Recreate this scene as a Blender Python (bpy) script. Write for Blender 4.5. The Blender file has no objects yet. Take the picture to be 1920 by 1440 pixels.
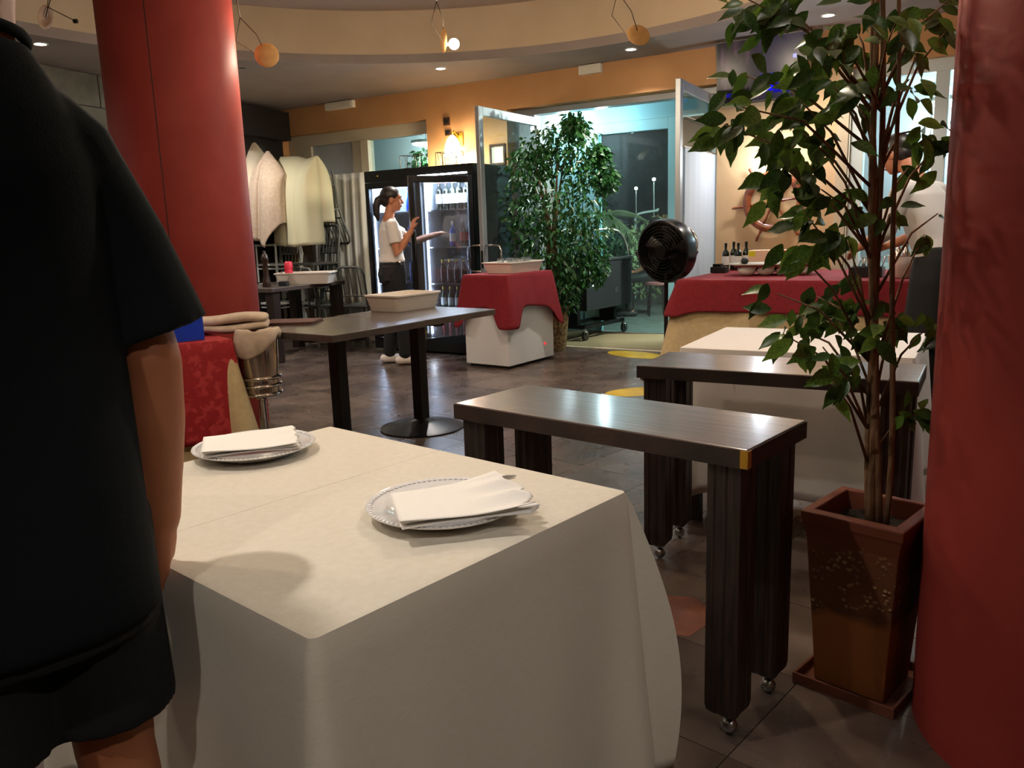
import bpy, bmesh, math, random
from mathutils import Vector, Matrix, noise as mnoise
R = math.radians
random.seed(7)
scn = bpy.context.scene
COL = scn.collection

# ------------------------------------------------------------------ camera
TILT, ROLL, EYE = 10.845126617667214, 1.8562248771931127, 1.25
t_, r_ = R(TILT), R(ROLL)
fw = Vector((0, math.cos(t_), -math.sin(t_)))
r0 = Vector((1, 0, 0)); d0 = fw.cross(r0)
ex = r0 * math.cos(r_) + d0 * math.sin(r_)
ey = -r0 * math.sin(r_) + d0 * math.cos(r_)
cam = bpy.data.cameras.new('camera'); cam_o = bpy.data.objects.new('camera', cam)
COL.objects.link(cam_o)
cam.sensor_width = 36.0; cam.sensor_fit = 'HORIZONTAL'
cam.lens = 36.0 * 1520.0 / 1920.0
cam.clip_start = 0.02
cam_o.matrix_world = Matrix(((ex.x, -ey.x, -fw.x, 0), (ex.y, -ey.y, -fw.y, 0), (ex.z, -ey.z, -fw.z, EYE), (0, 0, 0, 1)))
scn.camera = cam_o
# ------------------------------------------------------------------ world, view
cy = scn.cycles
cy.max_bounces = 5; cy.diffuse_bounces = 3; cy.glossy_bounces = 3; cy.transmission_bounces = 4; cy.transparent_max_bounces = 12
cy.caustics_reflective = False; cy.caustics_refractive = False; cy.use_adaptive_sampling = True; cy.adaptive_threshold = 0.06; cy.adaptive_min_samples = 12
wd = bpy.data.worlds.new('night'); scn.world = wd; wd.use_nodes = True
bg = wd.node_tree.nodes['Background']
bg.inputs[0].default_value = (0.030, 0.040, 0.048, 1); bg.inputs[1].default_value = 0.5
vs = scn.view_settings
vs.view_transform = 'Standard'; vs.look = 'None'; vs.gamma = 1.0; vs.use_curve_mapping = False
vs.exposure = 0.66
WARM = (1.0, 0.84, 0.64); NEUT = (1.0, 0.92, 0.84); COOL = (0.80, 0.93, 1.0); CYAN = (0.72, 0.95, 1.0)

# ------------------------------------------------------------------ frames
WA = R(-32.0)
D = Vector((math.cos(WA), math.sin(WA), 0)); N = Vector((-math.sin(WA), math.cos(WA), 0))
W0 = Vector((0.543, 8.584, 0))
def W(s, n, z=0.0):
    """back-wall frame: s along the wall, n outwards through it"""
    return W0 + D * s + N * n + Vector((0, 0, z))

# ------------------------------------------------------------------ materials
def lin(c):
    f = lambda v: (v / 12.92 if v <= 0.04045 else ((v + 0.055) / 1.055) ** 2.4)
    return tuple(f(x / 255.0) for x in c) + (1.0,)
MATS = {}
def M(name, col, rough=0.5, metal=0.0, col2=None, nscale=6.0, stretch=(1, 1, 1), lo=0.35, hi=0.65, bump=0.0, bscale=60.0,
      spec=0.5, emit=None, estr=0.0, sheen=0.0, coat=0.0, detail=4.0, transl=0.0, rough2=None):
    m = bpy.data.materials.new(name); m.use_nodes = True
    nt = m.node_tree; p = nt.nodes['Principled BSDF']
    p.inputs['Base Color'].default_value = lin(col)
    p.inputs['Roughness'].default_value = rough
    p.inputs['Metallic'].default_value = metal
    p.inputs['Specular IOR Level'].default_value = spec
    if sheen: p.inputs['Sheen Weight'].default_value = sheen
    if coat: p.inputs['Coat Weight'].default_value = coat; p.inputs['Coat Roughness'].default_value = 0.15
    if emit: p.inputs['Emission Color'].default_value = lin(emit); p.inputs['Emission Strength'].default_value = estr
    if col2 or bump:
        tc = nt.nodes.new('ShaderNodeTexCoord'); mp = nt.nodes.new('ShaderNodeMapping')
        mp.inputs['Scale'].default_value = stretch
        nt.links.new(tc.outputs['Object'], mp.inputs[0])
    if col2:
        nz = nt.nodes.new('ShaderNodeTexNoise'); nz.inputs['Scale'].default_value = nscale; nz.inputs['Detail'].default_value = detail
        nt.links.new(mp.outputs[0], nz.inputs['Vector'])
        cr = nt.nodes.new('ShaderNodeValToRGB')
        cr.color_ramp.elements[0].position = lo; cr.color_ramp.elements[0].color = lin(col)
        cr.color_ramp.elements[1].position = hi; cr.color_ramp.elements[1].color = lin(col2)
        nt.links.new(nz.outputs[0], cr.inputs[0]); nt.links.new(cr.outputs[0], p.inputs['Base Color'])
        if rough2 is not None:
            mr = nt.nodes.new('ShaderNodeMapRange'); mr.inputs[3].default_value = rough; mr.inputs[4].default_value = rough2
            nt.links.new(nz.outputs[0], mr.inputs[0]); nt.links.new(mr.outputs[0], p.inputs['Roughness'])
    if bump:
        n2 = nt.nodes.new('ShaderNodeTexNoise'); n2.inputs['Scale'].default_value = bscale; n2.inputs['Detail'].default_value = 3
        nt.links.new(mp.outputs[0], n2.inputs['Vector'])
        b = nt.nodes.new('ShaderNodeBump'); b.inputs['Strength'].default_value = bump; b.inputs['Distance'].default_value = 0.01
        nt.links.new(n2.outputs[0], b.inputs['Height']); nt.links.new(b.outputs[0], p.inputs['Normal'])
    if transl:
        out = nt.nodes['Material Output']; tl = nt.nodes.new('ShaderNodeBsdfTranslucent'); mx = nt.nodes.new('ShaderNodeMixShader')
        tl.inputs[0].default_value = lin(col); mx.inputs[0].default_value = transl
        nt.links.new(p.outputs[0], mx.inputs[1]); nt.links.new(tl.outputs[0], mx.inputs[2]); nt.links.new(mx.outputs[0], out.inputs[0])
    MATS[name] = m
    return m
def glassmat(name, tint=(235, 245, 245), refl=0.10, rough=0.02, haze=0.0):
    m = bpy.data.materials.new(name); m.use_nodes = True; nt = m.node_tree; nt.nodes.remove(nt.nodes['Principled BSDF'])
    out = nt.nodes['Material Output']
    tr = nt.nodes.new('ShaderNodeBsdfTransparent'); tr.inputs[0].default_value = lin(tint)
    gl = nt.nodes.new('ShaderNodeBsdfGlossy'); gl.inputs['Roughness'].default_value = rough
    lw = nt.nodes.new('ShaderNodeLayerWeight'); lw.inputs[0].default_value = 0.5
    pw = nt.nodes.new('ShaderNodeMath'); pw.operation = 'POWER'; pw.inputs[1].default_value = 5.0; nt.links.new(lw.outputs['Facing'], pw.inputs[0])
    ad = nt.nodes.new('ShaderNodeMath'); ad.operation = 'MULTIPLY_ADD'; ad.inputs[1].default_value = 0.9; ad.inputs[2].default_value = 0.025 + refl * 0.4; ad.use_clamp = True
    nt.links.new(pw.outputs[0], ad.inputs[0])
    mx = nt.nodes.new('ShaderNodeMixShader'); nt.links.new(ad.outputs[0], mx.inputs[0])
    src = tr
    if haze:
        df = nt.nodes.new('ShaderNodeBsdfDiffuse'); df.inputs[0].default_value = lin((200, 205, 210))
        m2 = nt.nodes.new('ShaderNodeMixShader'); m2.inputs[0].default_value = haze
        nt.links.new(tr.outputs[0], m2.inputs[1]); nt.links.new(df.outputs[0], m2.inputs[2]); src = m2
    nt.links.new(src.outputs[0], mx.inputs[1]); nt.links.new(gl.outputs[0], mx.inputs[2]); nt.links.new(mx.outputs[0], out.inputs[0])
    MATS[name] = m; return m
def emis(name, col, s):
    m = bpy.data.materials.new(name); m.use_nodes = True; nt = m.node_tree; nt.nodes.remove(nt.nodes['Principled BSDF'])
    e = nt.nodes.new('ShaderNodeEmission'); e.inputs[0].default_value = lin(col); e.inputs[1].default_value = s
    nt.links.new(e.outputs[0], nt.nodes['Material Output'].inputs[0]); MATS[name] = m; return m

M('cream_cloth', (222, 214, 198), 0.9, col2=(217, 208, 191), nscale=60, stretch=(1, 1, 8), bump=0.25, bscale=420, sheen=0.2)
M('cream_skirt', (212, 190, 148), 0.9, col2=(200, 178, 136), nscale=30, bump=0.15, bscale=300)
M('white_cloth', (226, 220, 216), 0.9, bump=0.12, bscale=350)
M('red_cloth', (132, 18, 32), 0.85, col2=(120, 14, 26), nscale=40, bump=0.15, bscale=250)
M('red_damask', (160, 22, 32), 0.7, col2=(186, 52, 58), nscale=26, lo=0.5, hi=0.6, bump=0.12, bscale=250)
M('pillar_red', (146, 54, 46), 0.62, col2=(134, 46, 40), nscale=3, bump=0.05, bscale=45, spec=0.25)
M('orange_wall', (200, 150, 100), 0.75, col2=(192, 140, 90), nscale=2.5, bump=0.08, bscale=40)
M('cream_wall', (206, 170, 128), 0.75, col2=(198, 160, 118), nscale=2.5, bump=0.08, bscale=40)
M('soffit_paint', (150, 138, 132), 0.8, col2=(140, 128, 122), nscale=2)
M('band_paint', (196, 176, 148), 0.8, col2=(188, 168, 140), nscale=3)
M('ceiling_paint', (178, 160, 146), 0.85)
M('grey_block', (112, 108, 96), 0.9, col2=(92, 90, 80), nscale=5, bump=0.3, bscale=30)
M('mortar', (66, 58, 52), 0.95)
M('dark_panel', (30, 24, 22), 0.6, col2=(22, 18, 17), nscale=4)
M('plain_wall', (190, 160, 120), 0.85)
M('aluminium', (176, 182, 186), 0.38, 0.55, col2=(160, 166, 170), nscale=3, stretch=(1, 1, .2))
M('beige_frame', (190, 182, 160), 0.5)
M('teal_paint', (138, 188, 198), 0.55)
M('veranda_white', (214, 224, 222), 0.7)
M('chrome', (215, 208, 200), 0.12, 1.0)
M('steel', (170, 170, 168), 0.3, 1.0)
M('black_plastic', (16, 16, 17), 0.28, col2=(22, 22, 23), nscale=8)
M('black_matt', (20, 19, 19), 0.6)
M('black_metal', (14, 13, 13), 0.35, 0.3)
M('charcoal', (26, 28, 28), 0.45)
M('white_plastic', (222, 212, 200), 0.45)
M('white_enamel', (226, 226, 226), 0.3)
M('porcelain', (228, 226, 224), 0.12, coat=0.4)
M('paper', (238, 234, 228), 0.9, bump=0.1, bscale=200)
M('blue_plastic', (22, 62, 190), 0.4)
M('brass', (190, 150, 60), 0.35, 0.9)
M('brown_leather', (92, 58, 46), 0.6)
M('dark_wood', (98, 80, 74), 0.25, col2=(74, 60, 54), nscale=9, stretch=(.6, 9, 9), rough2=0.45, bump=0.06, bscale=30, lo=0.3, hi=0.7, coat=0.6)
M('dark_wood_edge', (56, 40, 35), 0.5, col2=(32, 24, 21), nscale=10, stretch=(.7, 8, 1), bump=0.25, bscale=40)
M('leg_wood', (50, 35, 30), 0.45, col2=(26, 19, 17), nscale=12, stretch=(6, 6, .5), bump=0.3, bscale=30)
M('table_wood', (88, 76, 70), 0.25, col2=(70, 60, 55), nscale=7, stretch=(1, 6, 1), rough2=0.45, coat=0.5)
M('wheel_wood', (138, 66, 30), 0.35, col2=(104, 46, 20), nscale=9, coat=0.3)
M('wheel_wood_dark', (92, 38, 18), 0.35, coat=0.3)
M('terracotta', (112, 60, 36), 0.8, col2=(84, 42, 26), nscale=7, bump=0.25, bscale=40)
M('terracotta_crust', (150, 110, 62), 0.85, col2=(74, 40, 20), nscale=22, lo=0.42, hi=0.56, bump=0.9, bscale=30)
M('soil', (40, 28, 20), 0.95, col2=(24, 16, 12), nscale=40, bump=0.8, bscale=60)
M('wicker', (180, 150, 104), 0.8, col2=(96, 72, 42), nscale=40, bump=0.9, bscale=80)
M('bark', (138, 104, 72), 0.8, col2=(96, 70, 48), nscale=18, stretch=(2, 2, .6), bump=0.5, bscale=60)
M('leaf', (98, 134, 52), 0.35, col2=(44, 70, 24), nscale=14, transl=0.15)
M('leaf_dark', (68, 100, 42), 0.35, col2=(30, 50, 20), nscale=14, transl=0.12)
M('leaf_light', (120, 152, 60), 0.38, col2=(74, 106, 36), nscale=14, transl=0.2)
M('leaf_far', (48, 96, 44), 0.3, col2=(34, 74, 32), nscale=6, transl=0.15)
M('leaf_night', (150, 166, 116), 0.5, col2=(100, 122, 76), nscale=4)
M('skin', (196, 132, 98), 0.55, col2=(186, 120, 88), nscale=9)
M('skin_tan', (168, 104, 70), 0.55, col2=(156, 94, 62), nscale=9)
M('hair_dark', (24, 17, 15), 0.45, col2=(36, 26, 22), nscale=60, stretch=(1, 1, .2))
M('navy_shirt', (15, 20, 23), 0.95, col2=(12, 16, 19), nscale=5, bump=0.12, bscale=260, spec=0.2)
M('black_shorts', (7, 7, 8), 0.9, col2=(10, 10, 10), nscale=5, bump=0.2, bscale=90)
M('white_shirt', (226, 220, 214), 0.85)
M('black_trousers', (18, 19, 22), 0.8)
M('grey_trousers', (44, 50, 52), 0.85)
M('shoe_white', (222, 212, 204), 0.6)
M('shoe_dark', (30, 28, 28), 0.6)
M('eye_white', (225, 220, 215), 0.3)
M('eye_dark', (25, 18, 15), 0.2)
M('lip', (150, 76, 66), 0.5)
M('chair_white', (200, 202, 196), 0.4)
M('chair_grey', (92, 94, 90), 0.5)
M('curtain', (240, 240, 232), 0.9, transl=0.3)
M('sheer', (222, 222, 232), 0.9, transl=0.4)
M('linen_beige', (226, 214, 190), 0.92, bump=0.15, bscale=300)
M('linen_olive', (210, 205, 172), 0.92, bump=0.15, bscale=300)
M('towel', (216, 196, 176), 0.95, col2=(204, 182, 160), nscale=30, bump=0.5, bscale=350)
M('floor_yellow', (205, 170, 20), 0.4, col2=(180, 146, 14), nscale=9)
M('mat_tan', (120, 104, 72), 0.9, bump=0.3, bscale=300)
M('ground_night', (110, 116, 112), 0.8, col2=(90, 96, 92), nscale=6)
M('threshold', (190, 176, 150), 0.5)
M('bamboo', (150, 112, 66), 0.7)
M('night_wall', (60, 66, 70), 0.9, col2=(40, 44, 48), nscale=1.5)
M('bottle_dark', (16, 26, 16), 0.1, coat=0.5)
M('bottle_blue', (10, 70, 210), 0.12, coat=0.5)
M('bottle_amber', (60, 24, 10), 0.12, coat=0.5)
M('bottle_green', (30, 70, 36), 0.12, coat=0.5)
M('label_white', (226, 226, 220), 0.7)
M('label_red', (190, 30, 30), 0.6)
M('foil_red', (140, 24, 30), 0.35, 0.3)
M('foil_gold', (200, 160, 60), 0.35, 0.5)
M('card_pink', (226, 196, 170), 0.8)
M('card_red', (206, 36, 44), 0.7)
M('card_yellow', (216, 206, 20), 0.7)
M('mill_wood', (46, 24, 16), 0.35, coat=0.3)
M('red_plastic', (200, 34, 56), 0.4)
M('disc_tan', (196, 150, 90), 0.5, col2=(184, 138, 80), nscale=30)
M('cable', (60, 48, 36), 0.6)
M('tv_black', (10, 10, 12), 0.25)
M('fridge_white', (226, 230, 236), 0.5)
M('sign_white', (226, 220, 204), 0.5)
M('dark_switch', (70, 40, 24), 0.5)
M('pink_seat', (170, 96, 96), 0.6)
M('jar', (190, 190, 180), 0.2)
M('stamp', (30, 30, 32), 0.7)
glassmat('glass', (238, 246, 246), 0.0)
glassmat('glass_night', (225, 240, 238), 0.02, 0.05, 0.05)  # pale haze in the pane stands in for hazy reflections
glassmat('glass_door', (226, 240, 240), 0.04, 0.02, 0.03)
glassmat('glass_fridge', (214, 222, 232), 0.2, 0.02, 0.05)
glassmat('glass_clear', (240, 244, 244), 0.4, 0.02, 0.10)
glassmat('glass_frosted', (120, 150, 155), 0.1, 0.25, 0.7)
emis('bulb_warm', (255, 226, 180), 60)
emis('spot_disc', (255, 240, 214), 30)
emis('tube_white', (236, 244, 255), 60)
emis('tube_dim', (225, 238, 255), 20)
emis('panel_cyan', (214, 248, 255), 7)
emis('sconce_glow', (255, 224, 170), 16)
emis('cool_bulb', (226, 240, 255), 55)
emis('lamp_far', (255, 255, 244), 10)
emis('led_red', (255, 30, 40), 2)

def glazed_pot():
    """terracotta pot: worn pebbly glaze across the middle, plain clay above, ochre below"""
    m = bpy.data.materials.new('pot_glaze'); m.use_nodes = True; nt = m.node_tree; p = nt.nodes['Principled BSDF']
    p.inputs['Roughness'].default_value = 0.65
    tc = nt.nodes.new('ShaderNodeTexCoord'); sx = nt.nodes.new('ShaderNodeSeparateXYZ'); nt.links.new(tc.outputs['Object'], sx.inputs[0])
    nz = nt.nodes.new('ShaderNodeTexNoise'); nz.inputs['Scale'].default_value = 7; nt.links.new(tc.outputs['Object'], nz.inputs[0])
    ad = nt.nodes.new('ShaderNodeMath'); ad.operation = 'MULTIPLY_ADD'; ad.inputs[1].default_value = 0.22; nt.links.new(nz.outputs[0], ad.inputs[0]); nt.links.new(sx.outputs[2], ad.inputs[2])
    cr = nt.nodes.new('ShaderNodeValToRGB'); nt.links.new(ad.outputs[0], cr.inputs[0])
    e = cr.color_ramp.elements
    e[0].position = 0.05; e[0].color = lin((132, 74, 30)); e[1].position = 0.30; e[1].color = lin((150, 90, 42))
    for pos, c in ((0.335, (84, 46, 20)), (0.36, (96, 56, 28)), (0.50, (104, 58, 32)), (0.54, (110, 54, 32))):
        q = e.new(pos); q.color = lin(c)
    vo = nt.nodes.new('ShaderNodeTexVoronoi'); vo.inputs['Scale'].default_value = 62; nt.links.new(tc.outputs['Object'], vo.inputs['Vector'])
    c2 = nt.nodes.new('ShaderNodeValToRGB'); c2.color_ramp.elements[0].position = 0.18; c2.color_ramp.elements[0].color = (1, 1, 1, 1)
    c2.color_ramp.elements[1].position = 0.42; c2.color_ramp.elements[1].color = (0, 0, 0, 1); nt.links.new(vo.outputs['Distance'], c2.inputs[0])
    n3 = nt.nodes.new('ShaderNodeTexNoise'); n3.inputs['Scale'].default_value = 16; nt.links.new(tc.outputs['Object'], n3.inputs[0])
    c3 = nt.nodes.new('ShaderNodeValToRGB'); c3.color_ramp.elements[0].position = 0.45; c3.color_ramp.elements[1].position = 0.6; nt.links.new(n3.outputs[0], c3.inputs[0])
    band = nt.nodes.new('ShaderNodeValToRGB'); nt.links.new(ad.outputs[0], band.inputs[0])
    b = band.color_ramp.elements; b[0].position = 0.31; b[0].color = (0, 0, 0, 1); b[1].position = 0.36; b[1].color = (1, 1, 1, 1)
    q = b.new(0.47); q.color = (1, 1, 1, 1); q = b.new(0.53); q.color = (0, 0, 0, 1)
    m1 = nt.nodes.new('ShaderNodeMath'); m1.operation = 'MULTIPLY'; nt.links.new(c2.outputs[0], m1.inputs[0]); nt.links.new(band.outputs[0], m1.inputs[1])
    m2 = nt.nodes.new('ShaderNodeMath'); m2.operation = 'MULTIPLY'; nt.links.new(m1.outputs[0], m2.inputs[0]); nt.links.new(c3.outputs[0], m2.inputs[1])
    mx = nt.nodes.new('ShaderNodeMix'); mx.data_type = 'RGBA'
    nt.links.new(m2.outputs[0], mx.inputs[0]); nt.links.new(cr.outputs[0], mx.inputs[6]); mx.inputs[7].default_value = lin((176, 140, 92))
    nt.links.new(mx.outputs[2], p.inputs['Base Color'])
    bp = nt.nodes.new('ShaderNodeBump'); bp.inputs['Strength'].default_value = 0.7; bp.inputs['Distance'].default_value = 0.01
    nt.links.new(m2.outputs[0], bp.inputs['Height']); nt.links.new(bp.outputs[0], p.inputs['Normal'])
    MATS['pot_glaze'] = m
glazed_pot()
def tile_mat():
    """stained dark slab; every slab gets its own tone from its object"""
    m = bpy.data.materials.new('floor_slab'); m.use_nodes = True; nt = m.node_tree; p = nt.nodes['Principled BSDF']
    ge = nt.nodes.new('ShaderNodeNewGeometry'); oi = nt.nodes.new('ShaderNodeObjectInfo')
    nz = nt.nodes.new('ShaderNodeTexNoise'); nz.inputs['Scale'].default_value = 3.2; nz.inputs['Detail'].default_value = 6
    nt.links.new(ge.outputs['Position'], nz.inputs['Vector'])
    cr = nt.nodes.new('ShaderNodeValToRGB'); e = cr.color_ramp.elements
    e[0].position = 0.3; e[0].color = lin((66, 53, 47)); e[1].position = 0.72; e[1].color = lin((106, 90, 80))
    nt.links.new(nz.outputs[0], cr.inputs[0])
    hs = nt.nodes.new('ShaderNodeHueSaturation'); nt.links.new(cr.outputs[0], hs.inputs['Color'])
    mr = nt.nodes.new('ShaderNodeMapRange'); mr.inputs[3].default_value = 0.72; mr.inputs[4].default_value = 1.25
    nt.links.new(oi.outputs['Random'], mr.inputs[0]); nt.links.new(mr.outputs[0], hs.inputs['Value'])
    nt.links.new(hs.outputs[0], p.inputs['Base Color'])
    n2 = nt.nodes.new('ShaderNodeTexNoise'); n2.inputs['Scale'].default_value = 9; n2.inputs['Detail'].default_value = 5; nt.links.new(ge.outputs['Position'], n2.inputs['Vector'])
    m3 = nt.nodes.new('ShaderNodeMapRange'); m3.inputs[3].default_value = 0.20; m3.inputs[4].default_value = 0.38
    nt.links.new(n2.outputs[0], m3.inputs[0]); nt.links.new(m3.outputs[0], p.inputs['Roughness'])
    bp = nt.nodes.new('ShaderNodeBump'); bp.inputs['Strength'].default_value = 0.02; bp.inputs['Distance'].default_value = 0.01
    nt.links.new(n2.outputs[0], bp.inputs['Height']); nt.links.new(bp.outputs[0], p.inputs['Normal'])
    MATS['floor_slab'] = m
tile_mat()
def tv_mat():
    m = bpy.data.materials.new('tv_picture'); m.use_nodes = True; nt = m.node_tree; p = nt.nodes['Principled BSDF']
    p.inputs['Base Color'].default_value = (0.01, 0.01, 0.012, 1); p.inputs['Roughness'].default_value = 0.2; p.inputs['Specular IOR Level'].default_value = 0.2
    tc = nt.nodes.new('ShaderNodeTexCoord'); mp = nt.nodes.new('ShaderNodeMapping'); mp.inputs['Rotation'].default_value = (0, R(35), 0); mp.inputs['Scale'].default_value = (9, 1, 2.5)
    nt.links.new(tc.outputs['Object'], mp.inputs[0])
    nz = nt.nodes.new('ShaderNodeTexNoise'); nz.inputs['Scale'].default_value = 1.6; nt.links.new(mp.outputs[0], nz.inputs['Vector'])
    cr = nt.nodes.new('ShaderNodeValToRGB'); e = cr.color_ramp.elements
    e[0].position = 0.5; e[0].color = lin((16, 9, 24)); e[1].position = 0.82; e[1].color = lin((130, 84, 112)); nt.links.new(nz.outputs[0], cr.inputs[0])
    sx = nt.nodes.new('ShaderNodeSeparateXYZ'); nt.links.new(tc.outputs['Object'], sx.inputs[0])
    c2 = nt.nodes.new('ShaderNodeValToRGB'); c2.color_ramp.elements[0].position = 0.40; c2.color_ramp.elements[1].position = 0.55
    a = nt.nodes.new('ShaderNodeMath'); a.operation = 'ADD'; a.inputs[1].default_value = 0.5; nt.links.new(sx.outputs[0], a.inputs[0]); nt.links.new(a.outputs[0], c2.inputs[0])
    mx = nt.nodes.new('ShaderNodeMix'); mx.data_type = 'RGBA'; nt.links.new(c2.outputs[0], mx.inputs[0]); nt.links.new(cr.outputs[0], mx.inputs[6]); mx.inputs[7].default_value = lin((14, 12, 62))
    nt.links.new(mx.outputs[2], p.inputs['Emission Color']); p.inputs['Emission Strength'].default_value = 0.32
    MATS['tv_picture'] = m
tv_mat()
emis('tv_blue', (16, 16, 235), 1.1); emis('tv_blue_dim', (20, 18, 120), 1.0); emis('tv_light', (150, 150, 230), 1.2)

# ------------------------------------------------------------------ mesh builder
class B:
    def __init__(s): s.v = []; s.f = []
    def add(s, vs, fs):
        o = len(s.v); s.v += [tuple(v) for v in vs]; s.f += [tuple(i + o for i in f) for f in fs]; return s
    def box(s, c, d, rz=0.0, taper=1.0):
        x, y, z = d[0] / 2, d[1] / 2, d[2] / 2; ca, sa = math.cos(rz), math.sin(rz); vs = []
        for k in (-1, 1):
            t = 1.0 if k == 1 else taper
            for i, j in ((-1, -1), (1, -1), (1, 1), (-1, 1)):
                a, b = i * x * t, j * y * t
                vs.append((c[0] + a * ca - b * sa, c[1] + a * sa + b * ca, c[2] + k * z))
        return s.add(vs, [(3, 2, 1, 0), (4, 5, 6, 7), (0, 1, 5, 4), (1, 2, 6, 5), (2, 3, 7, 6), (3, 0, 4, 7)])
    def bx(s, x0, x1, y0, y1, z0, z1):
        return s.box(((x0 + x1) / 2, (y0 + y1) / 2, (z0 + z1) / 2), (x1 - x0, y1 - y0, z1 - z0))
    def ring(s, rings, cap0=True, cap1=True, closed=False):
        n = len(rings[0]); vs = [p for r in rings for p in r]; fs = []
        m = len(rings)
        for i in range(m if closed else m - 1):
            a, b = i * n, ((i + 1) % m) * n
            for j in range(n):
                k = (j + 1) % n; fs.append((a + j, a + k, b + k, b + j))
        if not closed:
            if cap0: fs.append(tuple(range(n - 1, -1, -1)))
            if cap1: fs.append(tuple((m - 1) * n + j for j in range(n)))
        return s.add(vs, fs)
    def tube(s, pts, rad, n=8, caps=True):
        pts = [Vector(p) for p in pts]; rs = rad if isinstance(rad, (list, tuple)) else [rad] * len(pts)
        up = None; rings = []
        for i, p in enumerate(pts):
            t = (pts[min(i + 1, len(pts) - 1)] - pts[max(i - 1, 0)])
            t = t.normalized() if t.length > 1e-9 else Vector((0, 0, 1))
            if up is None:
                up = t.orthogonal().normalized()
            up = (up - t * up.dot(t)); up = up.normalized() if up.length > 1e-6 else t.orthogonal().normalized()
            sd = t.cross(up)
            rings.append([p + (up * math.cos(2 * math.pi * j / n) + sd * math.sin(2 * math.pi * j / n)) * rs[i] for j in range(n)])
        return s.ring(rings, caps, caps)
    def limb(s, pts, rads, n=14):
        """tapered tube with round ends"""
        pts = [Vector(p) for p in pts]
        a = (pts[0] - pts[1]).normalized(); b = (pts[-1] - pts[-2]).normalized()
        P, Q = [], []
        for k in (1.0, 0.85, 0.5): P.append(pts[0] + a * rads[0] * k); Q.append(rads[0] * math.sqrt(max(1e-4, 1 - k * k)))
        P += pts; Q += list(rads)
        for k in (0.5, 0.85, 1.0): P.append(pts[-1] + b * rads[-1] * k); Q.append(rads[-1] * math.sqrt(max(1e-4, 1 - k * k)))
        return s.tube(P, Q, n)
    def loft(s, secs, n=24, sq=2.0):
        """secs: (cx, cy, cz, rx, ry) super-ellipse rings stacked"""
        rings = []
        for (cx, cy, cz, rx, ry) in secs:
            rg = []
            for j in range(n):
                a = 2 * math.pi * j / n; c, d = math.cos(a), math.sin(a)
                rg.append((cx + rx * math.copysign(abs(c) ** (2 / sq), c), cy + ry * math.copysign(abs(d) ** (2 / sq), d), cz))
            rings.append(rg)
        return s.ring(rings)
    def ell(s, c, r, n=16, m=10, rot=None):
        rings = []
        for i in range(m + 1):
            th = math.pi * i / m; st = max(math.sin(th), 1e-3); rg = []
            for j in range(n):
                a = 2 * math.pi * j / n; v = Vector((r[0] * st * math.cos(a), r[1] * st * math.sin(a), -r[2] * math.cos(th)))
                if rot: v = rot @ v
                rg.append(v + Vector(c))
            rings.append(rg)
        return s.ring(rings)
    def lathe(s, prof, n=32, c=(0, 0, 0), caps=True):
        return s.ring([[(c[0] + r * math.cos(2 * math.pi * j / n), c[1] + r * math.sin(2 * math.pi * j / n), c[2] + z) for j in range(n)] for r, z in prof], caps, caps)
    def grid(s, fn, nu, nv):
        vs = [fn(i / (nu - 1), j / (nv - 1)) for j in range(nv) for i in range(nu)]
        fs = [(j * nu + i, j * nu + i + 1, (j + 1) * nu + i + 1, (j + 1) * nu + i) for j in range(nv - 1) for i in range(nu - 1)]
        return s.add(vs, fs)
    def poly(s, pts, z0, z1):
        n = len(pts); vs = [(x, y, z0) for x, y in pts] + [(x, y, z1) for x, y in pts]
        return s.add(vs, [tuple(range(n - 1, -1, -1)), tuple(range(n, 2 * n))] + [(i, (i + 1) % n, n + (i + 1) % n, n + i) for i in range(n)])
    def mesh(s, name):
        me = bpy.data.meshes.new(name); me.from_pydata(s.v, [], s.f); me.validate(); me.update()
        bm = bmesh.new(); bm.from_mesh(me); bmesh.ops.recalc_face_normals(bm, faces=bm.faces); bm.to_mesh(me); bm.free()
        return me
    def build(s, name, mat, parent=None, smooth=None, bevel=0.0, solid=0.0, subd=0, remesh=0.0, smoothit=0, label=None):
        me = s.mesh(name); me.materials.append(MATS[mat])
        o = bpy.data.objects.new(name, me); COL.objects.link(o)
        if parent: o.parent = parent
        if label: o['label'] = label
        if smooth is not None:
            me.shade_smooth()
            if smooth < 179: me.set_sharp_from_angle(angle=R(smooth))
        if remesh:
            md = o.modifiers.new('remesh', 'REMESH'); md.mode = 'VOXEL'; md.voxel_size = remesh; md.use_smooth_shade = True
        if smoothit:
            md = o.modifiers.new('smooth', 'SMOOTH'); md.factor = 0.5; md.iterations = smoothit
        if solid:
            md = o.modifiers.new('solid', 'SOLIDIFY'); md.thickness = solid; md.offset = -1
        if bevel:
            md = o.modifiers.new('bevel', 'BEVEL'); md.width = bevel; md.segments = 2; md.limit_method = 'ANGLE'
        if subd:
            md = o.modifiers.new('subd', 'SUBSURF'); md.levels = subd; md.render_levels = subd
        return o

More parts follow.
